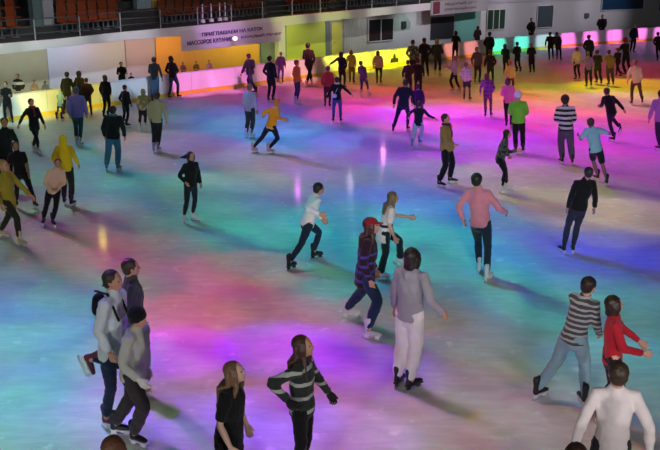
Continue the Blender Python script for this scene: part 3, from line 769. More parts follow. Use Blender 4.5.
P_('woman in a bright red top leading by the hand at lower right', (615, 296), [(603, 424), (615, 432)], 82, ('b81c30', 'tight', {'name': 'blouse'}), ('16121a', 'slim', {'kind': 'print', 'h2': '3a2c34', 'freq': 14.0}), ('bob', '2c1814'), hl=(649, 350, .1), hr=(646, 356, -.1), hf=95, bend=0, sk='cfa08c')
P_('man in a grey striped sweater and light blue jeans pushing off at lower right', (591, 277), [(539, 399), (582, 405)], 125, ('44484e', 'knit', {'kind': 'stripe', 'h2': 'a8aaae', 'freq': 15.0, 'duty': .42}), ('86a4b6', 'loose'), ('short', '241814'), hip=(574, 336), hl=(601, 331, .5), hr=(600, 336, .2), toe=(0, -60), hold='e0e0e0', skates='141416', build=1.0)
P_('big man in a grey hooded sweatshirt and white trousers in the lower centre', (413, 248), [(399, 386), (413, 390)], 140, ('9a96a0', 'hood', {'name': 'hoodie'}), ('e6dde2', 'wide'), ('bob', '1e1614'), hr=(445, 316, -.1), hl=(394, 312, .2), build=1.03, skates='101014', hold='303036')
P_('long haired man with red cap and dark purple striped jacket walking right of centre', (371, 218), [(350, 318), (371, 340)], 80, ('2a1626', 'long', {'kind': 'stripe', 'h2': '4a3a90', 'freq': 7.5, 'duty': .3, 'z1': 1.30}), ('20304e', 'loose'), ('long', '3c1c14'), hat=('cap', '8e2226'), hl='down', hr='down', skates='dadadc', hold='ececec', nod=-8, build=1.08)
P_('woman in a white top with long olive blond hair behind the red capped man', (394, 192), [(383, 281), (397, 266, .3)], 95, ('e2e4e0', 'short long', {'name': 't_shirt', 'kind': 'stripe', 'h2': '20242a', 'freq': 1.0, 'duty': .045}), ('10262e', 'flare'), ('long', '6a5a3c'), hl=(411, 218, .1), hr='down', skates='e6e6e6', bend=6, sk='cfa890')
P_('man in a white sweater and navy jeans leaning forward in stride at centre', (320, 183), [(291, 270), (316, 259)], 112, ('eef2f4', 'knit', {'name': 'sweater'}), ('1c2c44',), ('short', '151212'), hip=(307, 224), hl=(323, 221, .1), hr=(320, 216, -.25), skates='141416', hold='202024', toe=(6, -30))
P_('man in a pink shirt and dark blue jeans gliding away right of centre', (477, 173), [(479, 272), (488, 281)], 155, ('dc8ca0', 'jacket', {'name': 'shirt'}), ('1e3040', 'slim'), ('short', '201816'), hl=(462, 222, .0), hr=(507, 214, .15), skates='d8d8dc', hold='eeeeee')
P_('man in a pale grey jacket and black beanie on black skates at lower left', (138, 309), [(138, 447), (120, 436)], 70, ('c0c2b8', 'hood', {'name': 'jacket'}), ('3a3436', 'wide'), ('short', '241c1a'), hat=('beanie', '0c0e14'), hl=(148, 380, .1), hr=(140, 384, -.25), skates='1a1a1c', hold='f0f0f0', build=1.1, glove='e0dcd8')
P_('man in a loose white shirt and dark blue jeans, one leg kicked back, at left', (113, 271), [(111, 430), (81, 366, .35)], 75, ('d4dee6', 'knit', {'name': 'shirt'}), ('1c2844', 'slim'), ('short', '3a2a24'), hl='down', hr='down', bag=('backpack', '0c0c10'), skates='5a1c24', hold='e8e8e8', Y=None, build=1.06, H=1.86)
P_('man in a grey jacket walking behind the man with the loose white shirt', (131, 259), [(129, 392), (141, 389)], 110, ('4c4c56', 'jacket'), ('26262e',), ('short', '3c2a20'), hl='down', hr='pocket', build=1.1)
P_('girl in black jacket and jeans with hair flying and white skates left of centre', (191, 152), [(185, 224), (195, 221)], 40, ('121416', 'jacket'), ('1c2830', 'slim'), ('flying', '2c1c18'), hl=(201, 186, -.1), hr=(186, 185, -.1), skates='e8e8e8', hold='ececec', toe=(25, 10))
P_('person in black top and dark blue jeans leaning far over on the right', (589, 167), [(565, 253), (569, 254)], 185, ('101214', 'knit', {'name': 'sweater'}), ('2a2c40', 'slim'), ('short', '2a241c'), hl='hang', hr=(595, 214, .1), build=1.05)
P_('teenager in peach sweater and black trousers with red hair at left', (58, 159), [(44, 226), (54, 228)], 20, ('e2c0a2', 'knit', {'name': 'sweater'}), ('0e0f12', 'slim'), ('short', '8a4a26'), hl='front', hr='front', skates='3c3c40', hold='e8e8e8')
P_('person in a bright yellow hooded jacket behind the peach sweater', (63, 135), [(65, 205), (73, 207)], 175, ('e8d418', 'hoodup puffy', {}), ('2e2e2a', 'loose'), ('none', '000000'), hl='pocket', hr=(79, 166, -.1))
P_('person in an olive yellow jacket reaching right at the left edge', (3, 160), [(4, 238), (22, 247)], 70, ('a89a2c', 'long', {}), ('2c2c1e', 'slim'), ('short', 'a08a2c'), hl=(38, 203, .1), hr='down', skates='c8c8a0', hold='e8e8d8')
P_('man in a black T-shirt with bare arms in front of the dark jacket at left', (15, 142), [(17, 208), (36, 209)], 30, ('0e0f10', 'short', {}), ('14161a', 'slim'), ('short', '4a3018'), hl=(30, 178, -.1), hr='down', skates='303034', hold='d8d8c8', sk='b08a64')
P_('person in a dark green black jacket at the left edge behind the black T-shirt', (4, 118), [(4, 192), (10, 191)], 20, ('15201c', 'jacket'), ('101412',), ('short', '1c1410'), sk='b09058', hl='down', hr='down')
P_('skater in a long black coat with arms spread near the left boards', (31, 99), [(35, 152), (40, 155)], 40, ('10141a', 'long', {'name': 'coat'}), ('12141a',), ('short', '14110f'), hl=(47, 131, -.1), hr=(17, 128, -.1), sk='c88c78', skates='c0c0c0', scarf='7a3030')
P_('person in a black jacket with teal collar and light blue jeans at upper left', (113, 106), [(107, 171), (119, 171)], 178, ('121c20', 'jacket'), ('4a86a8', 'wide'), ('short', '141210'), hl='down', hr='down', skates='6a8a9a', scarf='3a7a78', build=1.15)
P_('person in a lilac jacket and jeans near the left boards', (76, 87), [(77, 146), (81, 147)], 178, ('8078c0', 'jacket'), ('2c4a50', 'slim'), ('short', '54545c'), hl='down', hr='down', skates='d0d0d0', build=1.1)
P_('child in a pale blue hooded coat leaning on the left boards', (60, 90), [(58, 121), (62, 121)], 170, ('8ab0c0', 'hoodup long', {'name': 'coat'}), ('3a4a54',), ('none', '000000'), hl='fwd', hr='fwd')
P_('person in a pale yellow jacket and black jeans right of the light blue jeans', (157, 92), [(154, 153), (159, 152)], 178, ('b0b084', 'jacket'), ('1e2028', 'slim'), ('short', '3c3424'), hl='down', hr='down', skates='a898a8')
P_('person in a mottled yellow grey top at the boards at upper left', (143, 89), [(141, 132), (144, 132)], 175, ('8a8850', 'jacket', {'kind': 'print', 'h2': 'c0b890', 'freq': 8.0}), ('22241e',), ('bob', '9a8a48'), hl='down', hr='pocket', skates='d8d8b8')
P_('dark clothed skater standing between the pale yellow jackets and the boards', (125, 85), [(124, 127), (128, 128)], 150, ('16161c', 'jacket'), ('14161c',), ('short', '2a201c'), hl='pocket', hr='down')
P_('slim person in dark brown clothes beside the boards at upper left', (105, 75), [(105, 119), (109, 119)], 160, ('1c1614', 'jacket'), ('10120f',), ('bob', '30221c'), hl='down', hr='pocket')
P_('tall person in black right against the left boards, back turned', (67, 72), [(65, 116), (69, 116)], 175, ('0e100f', 'long'), ('0c0e0e',), ('short', '0e0c0a'), hl='down', hr='down')
P_('person in a black and brown coat in the group at the left boards', (79, 71), [(80, 115), (84, 115)], 150, ('1a1512', 'long puffy', {'name': 'coat'}), ('14120f',), ('bob', '1c130f'), hl='pocket', hr='pocket')
P_('person in a dark rust jacket, rightmost of the group at the left boards', (86, 78), [(87, 117), (91, 117)], 200, ('30160f', 'jacket'), ('1a1a14',), ('short', '150f0d'), hl='down', hr='pocket')
P_('black clad person at the boards right of the brown clothed one', (121, 62), None, 20, ('0d0f10', 'puffy'), ('0f1012',), ('short', '120d0b'), H=1.78, Y=36.8, hl='fwd', hr='fwd')
P_('smaller dark person leaning beside the black clad one behind the boards', (131, 73), None, 10, ('10181c', 'jacket'), ('0f1012',), ('short', '120d0b'), H=1.45, Y=37.3, hl='pocket', hr='fwd')
P_('person in a black top and bluish jeans standing at the bluish boards', (154, 57), [(153, 102.5), (157, 102.5)], 170, ('120e14', 'jacket'), ('34506a', 'wide'), ('short', '1a1210'), hl='front', hr='hang', sk='c08070')
P_('person in black top and slate jeans with legs apart at the pink boards', (171, 56), [(170, 99.5), (179, 98.5)], 150, ('140c12', 'jacket'), ('3c3c58', 'slim'), ('bob', '150d0d'), hl='pocket', hr='front')
P_('dark person looking over the boards at the far left edge', (5, 82), None, 10, ('0e1210', 'jacket'), ('0f1012',), ('short', '14100c'), H=1.45, hl='fwd', hr='fwd')
P_('dark haired person with a white shirt front behind the left boards', (17, 74), None, 5, ('161616', 'jacket', {'kind': 'stripe', 'h2': 'c8bcc0', 'freq': 3.0, 'duty': .3}), ('0f1012',), ('short', '14100c'), H=1.5, Y=33.2, hl='pocket', hr='pocket', sk='b8907c')
P_('seated person in faded pink behind the left boards', (34, 80), None, 10, ('a08c90', 'jacket'), ('3a3a40',), ('short', '6a5a54'), H=1.35, Y=34.0, hl='front', hr='front')
P_('person in pale grey lilac behind the left boards, nearest the blue coat', (45, 81), None, 10, ('a0a0b0', 'jacket'), ('3a3a40',), ('short', '5a5058'), H=1.30, Y=34.8, hl='front', hr='front')
# middle distance
P_('person in a white lilac top and grey trousers holding hands with the orange jacket', (250, 84), [(247, 138), (252, 138)], 150, ('b8b8dc', 'jacket', {'name': 'sweater'}), ('2c3c40', 'loose'), ('short', '8a5a50'), hl='down', hr=(258, 117, .1), skates='d8d8f0', hold='e0e0f0', bend=0)
P_('skater in a yellow orange jacket leaning right in full stride', (278, 99), [(254, 153), (270, 154)], 130, ('f0a41c', 'jacket', {'kind': 'stripe', 'h2': 'f0c060', 'freq': 1.5, 'duty': .2}), ('10203c', 'slim'), ('short', 'c87c3c'), hip=(270, 129), hl=(262, 116, .1), hr=(286, 121, -.1), skates='c8b0c0', hold='e0e0e0', toe=(10, 20))
P_('man in a tan jacket and black trousers standing right of centre', (446, 114), [(441, 188), (452, 184)], 60, ('a08248', 'jacket'), ('10121e', 'loose'), ('short', '3a1c20'), hl='pocket', hr='front', build=1.15, scarf='3a2048', sk='c89080', toe=(20, 10))
P_('small child in navy jacket and pale trousers by the tan jacket man', (420, 101), [(412, 149), (420, 145)], 160, ('141a3c', 'jacket'), ('a8c4e0', 'loose'), ('short', '2a1424'), hl=(408, 118, .0), hr='out', hat=None, skates='7080a0')
P_('skater in dark blue with legs apart crossing the magenta light', (406, 79), [(393, 133), (408, 131)], 165, ('1a1440', 'jacket'), ('1c0e4e', 'slim'), ('short', '140c20'), hl='hang', hr='hang', skates='2a1850', build=1.1)
P_('person in purple jeans right behind the dark blue skater', (418, 84), [(416, 117), (421, 118)], 170, ('30145c', 'jacket'), ('3a1c78', 'slim'), ('short', '1a0c28'), hl='down', hr='down', H=1.55)
P_('person in green vest and white knitted cap seen from behind, black trousers', (518, 92), [(515, 154), (523, 153)], 170, ('74d03c', 'jacket', {'name': 'jacket'}), ('0c0c14', 'loose'), ('short', 'b0a0a0'), hat=('beanie', 'dcdcec'), hl='front', hr='front', build=1.15)
P_('crouching person with black hair in a grey mottled top in front of the green jacket', (508, 130), [(503, 194), (508, 190)], 70, ('5c6060', 'jacket', {'kind': 'print', 'h2': '2a2c30', 'freq': 14.0}), ('0e1014', 'slim'), ('bob', '0c0a0c'), hip=(499, 162), hl='front', hr='fwd', skates='d8d8d8', bend=0)
P_('man in a white and navy striped jersey and grey jeans, back turned', (565, 96), [(561, 164), (572, 165)], 178, ('c8c8d8', 'jacket', {'name': 'jersey', 'kind': 'stripe', 'h2': '1c1a30', 'freq': 7.5, 'duty': .5}), ('584c70', 'wide'), ('short', '2c1420'), hat=('beanie', '3c2430'), hl='front', hr='front', build=1.1)
P_('boy in a light blue T-shirt and dark shorts with white knee pads', (590, 118), [(596, 181), (606, 186)], 185, ('8ac0e4', 'short', {}), ('14122c', 'shorts'), ('short', '3c2434'), hl='fwd', hr=(602, 128, .1), sk='8c6878', skates='1c1420')
P_('skater in black hopping with both elbows out at upper right', (606, 88), [(612, 142), (621, 133, .1)], 200, ('120c18', 'jacket'), ('2c1438', 'slim'), ('short', '2c1420'), hip=(612, 114), hl=(599, 107, .1), hr=(626, 112, .0), build=1.05)
P_('person in lilac pink top at the right edge, half cut off', (661, 90), [(658, 151), (664, 152)], 185, ('a868c4', 'jacket'), ('341c4c', 'slim'), ('short', '3c2028'), hl='down', hr='down', build=1.15)
P_('person in a cream top and grey jeans right of the crowd at upper right', (635, 60), [(631, 105), (642, 104)], 170, ('e8c8a8', 'jacket', {'name': 'shirt'}), ('5c3c44', 'slim'), ('short', '8c4c4c'), hl='down', hr='down')
P_('person in black jacket with white scarf, blue jeans and one arm stretched out', (337, 77), [(333, 123), (341, 123)], 178, ('0e0e1a', 'jacket'), ('2c4c9c', 'slim'), ('short', '1c1420'), hl=(324, 105, .0), hr=(353, 96, .0), scarf='e0dcec', bag=('bag', 'b0c4e8'))
P_('person in a red top behind the outstretched black jacket', (328, 66), [(325, 108), (330, 108)], 175, ('a42c3c', 'jacket'), ('3c1c3c',), ('short', '6c2c34'), hl='down', hr='down')
P_('dark haired girl in black in front of the yellow door', (341, 52), [(340, 89), (345, 89)], 160, ('18142c', 'jacket'), ('141024',), ('bob', '241818'), hl='out', hr='pocket')
P_('person in olive yellow right of the dark haired girl', (351, 50), [(350, 84), (354, 84)], 170, ('a09434', 'jacket'), ('6c5c2c',), ('bob', '6c5c2c'), hl='down', hr='down')
P_('person in purple and mauve with white gloves by the yellow light', (361, 61), [(361, 97), (369, 96)], 150, ('5a3c74', 'jacket'), ('3c2478', 'slim'), ('short', '2c182c'), hl='front', hr='down', skates='e0b0d0')
P_('person in a beige top and black trousers in front of the yellow board', (378, 51), [(377, 85), (381, 84)], 165, ('a8946c', 'jacket'), ('181418', 'slim'), ('bob', '4c3420'), hl='down', hr='down')
P_('tall dark clothed skater with white skates under the lime wall', (308, 43), [(307, 87), (312, 85)], 160, ('28101c', 'jacket'), ('240c18', 'slim'), ('short', '1c0c10'), hl='front', hr='pocket', skates='e0c0c0')
P_('child in an orange jacket and purple trousers under the lime wall', (297, 60), [(295, 104), (299, 104)], 120, ('f0602c', 'jacket puffy'.replace('jacket ', '')), ('4c2c7c', 'slim'), ('short', '8c3c3c'), hl='down', hr='pocket', skates='e0c0e0')
P_('person in purple standing in front of the grey doorway', (281, 52), [(278, 84), (283, 84)], 170, ('4c2454', 'jacket'), ('5c2c6c',), ('short', '6c3444'), hl='pocket', hr='down')
P_('slim dark figure left of the purple one near the doorway', (270, 56), [(269, 102), (274, 102)], 150, ('1c1028', 'jacket'), ('1c1024', 'slim'), ('short', '180c14'), hl='pocket', hr='down')
P_('bulky dark figure with a large black backpack in front of the pink boards', (248, 54), [(250, 93), (255, 94)], 240, ('1c1828', 'puffy'), ('34304c', 'loose'), ('short', '180c10'), hl=(241, 75, .0), hr='front', bag=('backpack', '14101c'), build=1.15)
P_('person in pinkish clothes behind the pink boards under the orange wall', (183, 62), None, 10, ('c07090', 'jacket'), ('3a3a40',), ('short', '9a5040'), H=1.35, Y=41.5, hl='front', hr='front')
P_('person in ochre behind the pink boards near the gap', (196, 61), None, 10, ('7a5420', 'jacket'), ('3a3a40',), ('short', '5a3420'), H=1.35, Y=42.3, hl='front', hr='front')
P_('person in pale rose behind the pink boards, right of the ochre one', (209, 60), None, 10, ('a87890', 'jacket'), ('3a3a40',), ('short', '8a4a3a'), H=1.35, Y=43.0, hl='front', hr='front')
# upper centre crowd
P_('person in a pale lilac top with bent knees at upper centre', (455, 56), [(452, 93), (459, 93)], 240, ('a890c4', 'jacket'), ('140c18', 'slim'), ('short', '6c4c6c'), hip=(454, 76), hl='fwd', hr='fwd', skates='c08050')
P_('person in a pale lilac plaid top and dark shorts at upper centre', (466, 62), [(464, 101), (470, 101)], 160, ('9c8cc8', 'jacket', {'name': 'shirt', 'kind': 'check', 'h2': 'c4b4e0', 'freq': 9.0, 'duty': .3}), ('2c2444', 'shorts'), ('short', '5c4c74'), sk='6a4868', hl='pocket', hr='down')
P_('girl in a long purple plaid coat at upper centre', (487, 73), [(485, 118), (491, 117)], 165, ('6c2c8c', 'long', {'name': 'coat', 'kind': 'check', 'h2': '8c4cac', 'freq': 7.0, 'duty': .35}), ('6c3060', 'slim'), ('bob', '4c1c24'), hl='down', hr='pocket')
P_('girl with dark red hair in a bright pink jacket left of the green jacket', (508, 78), [(506, 128), (511, 127)], 165, ('e86cb0', 'jacket'), ('1c1014', 'slim'), ('bob', '4c1820'), hl='front', hr='down')
P_('tall person in a dark brown jacket in front of the green wall end', (478, 26), None, 170, ('2c1c1a', 'puffy'), ('2c2024',), ('bob', '301c18'), H=1.84, Y=57.5, hl='down', hr='front')
P_('person in a mauve grey top below the tall brown figure', (477, 47), [(475, 84), (480, 84)], 150, ('5c4450', 'jacket'), ('3c2430',), ('short', '7c5c5c'), hl='down', hr='down')
P_('black clad figure at the boards beside the green window', (490, 32), None, 150, ('0c1010', 'puffy'), ('0c0e0e',), ('short', '0c0c0a'), H=1.80, hl='pocket', hr='pocket')
P_('person in dark rust clothes below the green window', (490, 50), [(488, 86), (493, 86)], 170, ('2c1818', 'jacket'), ('2c141c',), ('short', '24140f'), hl='down', hr='pocket')
P_('black clad figure leaning on the salmon board under the green wall', (456, 31), None, 160, ('0c0c0e', 'long'), ('0c0c0e',), ('bob', '0c0a0a'), H=1.74, hl='fwd', hr='fwd')
P_('person with pale fair hair and dark clothes in front of the dark opening', (437, 39), [(435, 76), (440, 77)], 160, ('2c2820', 'puffy'), ('1c1e14',), ('bob', '7c7058'), hl='pocket', hr='front', skates='c0c060')
P_('person in black with red scarf left of the dark opening', (424, 38), [(423, 78), (428, 78)], 190, ('140e10', 'jacket'), ('1c1012',), ('short', '100c0c'), scarf='6c1c28', hl='front', hr='pocket')
P_('person in a grey green jacket at the end of the yellow boards', (413, 40), [(411, 80), (416, 80)], 160, ('343c2c', 'jacket', {'kind': 'print', 'h2': '6c7454', 'freq': 9.0}), ('1c1a1a',), ('short', '181410'), hl='pocket', hr='down')
P_('person in maroon and black at the left of the upper centre crowd', (408, 60), [(406, 98), (411, 98)], 170, ('301420', 'jacket'), ('1c0e20',), ('short', '1c1014'), hl='down', hr='front')
P_('broad person in black in the middle of the upper centre crowd', (418, 59), [(415, 97), (421, 97)], 165, ('0e0a10', 'puffy long'), ('0e0a14',), ('short', '0e0a0c'), hl='front', hr='front', build=1.1)
P_('figure in black reaching right before the teal boards', (505, 44), [(504, 76), (508, 75)], 150, ('121416', 'jacket'), ('121214',), ('bob', '0e0e10'), hl='fwd', hr='down')
P_('figure in black with hands together right of the reaching figure', (517, 42), [(516, 73), (520, 73)], 200, ('101418', 'puffy'), ('121214',), ('short', '0e0e10'), hl='front', hr='front')
P_('person in a cream yellow top before the upper centre boards', (510, 61), [(509, 92), (513, 92)], 170, ('d0b878', 'jacket'), ('4c1c20',), ('short', '6c4c34'), hl='down', hr='down', H=1.5)
P_('tall black figure standing behind the teal boards', (532, 18), None, 20, ('0a0c0e', 'puffy'), ('0c0c0e',), ('short', '0a0a0a'), H=1.86, hl='pocket', hr='pocket')
P_('black figure on the ice directly below the one behind the teal boards', (531, 43), [(530, 74), (534, 74)], 175, ('101410', 'jacket'), ('0e0e10', 'loose'), ('short', '6c7444'), hl='front', hr='front')
P_('left one of two dark figures before the lilac board at top right', (550, 32), [(549, 61), (553, 60)], 170, ('0e1012', 'jacket'), ('101214',), ('short', '0e0c0e'), hl='down', hr='pocket')
P_('right one of two dark figures, in dark violet, at top right', (557, 32), [(557, 61), (561, 61)], 150, ('1c1424', 'puffy'), ('141018', 'slim'), ('short', '140e14'), hl='pocket', hr='down')
# upper right crowd
P_('person in a cream top at the left end of the upper right crowd', (577, 47), [(575, 81), (579, 80)], 190, ('d8cca0', 'jacket', {'name': 'shirt'}), ('1c1820',), ('short', '5c2c34'), hl='down', hr='fwd')
P_('person in a lilac top and dark trousers in the upper right crowd', (588, 52), [(586, 88), (591, 87)], 170, ('8c6c9c', 'jacket'), ('241c2c', 'loose'), ('short', '5c444c'), hl='out', hr='pocket')
P_('person in a dark green jacket at the back of the upper right crowd', (589, 35), [(587, 69), (591, 69)], 160, ('1c2c24', 'jacket'), ('1a1c1c',), ('short', '4c4c5c'), hl='pocket', hr='down')
P_('person in a dark olive jacket in the middle of the upper right crowd', (597, 50), [(596, 84), (601, 85)], 185, ('2c3018', 'puffy'), ('242c14', 'loose'), ('short', '241c14'), hl='front', hr='front')
P_('person in a tan brown jacket in the upper right crowd', (609, 50), [(608, 86), (613, 86)], 175, ('8c6c3c', 'jacket'), ('4c3830', 'loose'), ('short', '2c1c18'), hl='fwd', hr='down')
P_('bulky figure all in black standing behind the pink boards', (603, 15), None, 10, ('0a0c0c', 'puffy'), ('0c0c0c',), ('short', '0a0808'), H=1.88, hl='pocket', hr='pocket', build=1.3)
P_('person in black trousers and black jacket with red hat in the upper right crowd', (625, 38), [(624, 76), (630, 76)], 200, ('140e16', 'jacket'), ('0e0a14', 'slim'), ('short', '2c1018'), hat=('beanie', '7c1c2c'), hl='fwd', hr='fwd')
P_('person in black between the tan jacket and the red hat', (618, 48), [(616, 77), (620, 78)], 190, ('16120e', 'jacket'), ('0e0a14', 'slim'), ('short', '4c2c1c'), hl='down', hr='fwd')
P_('narrow dark figure standing behind the boards under the blue window', (635, 24), None, 10, ('1c1428', 'jacket'), ('141018',), ('short', '140e18'), H=1.78, hl='down', hr='down')
P_('dark figure at the right edge in front of the boards', (658, 32), [(657, 62), (661, 62)], 170, ('121016', 'jacket'), ('101014', 'slim'), ('short', '120c10'), hl='pocket', hr='down')
AMB = (0.022,)*3
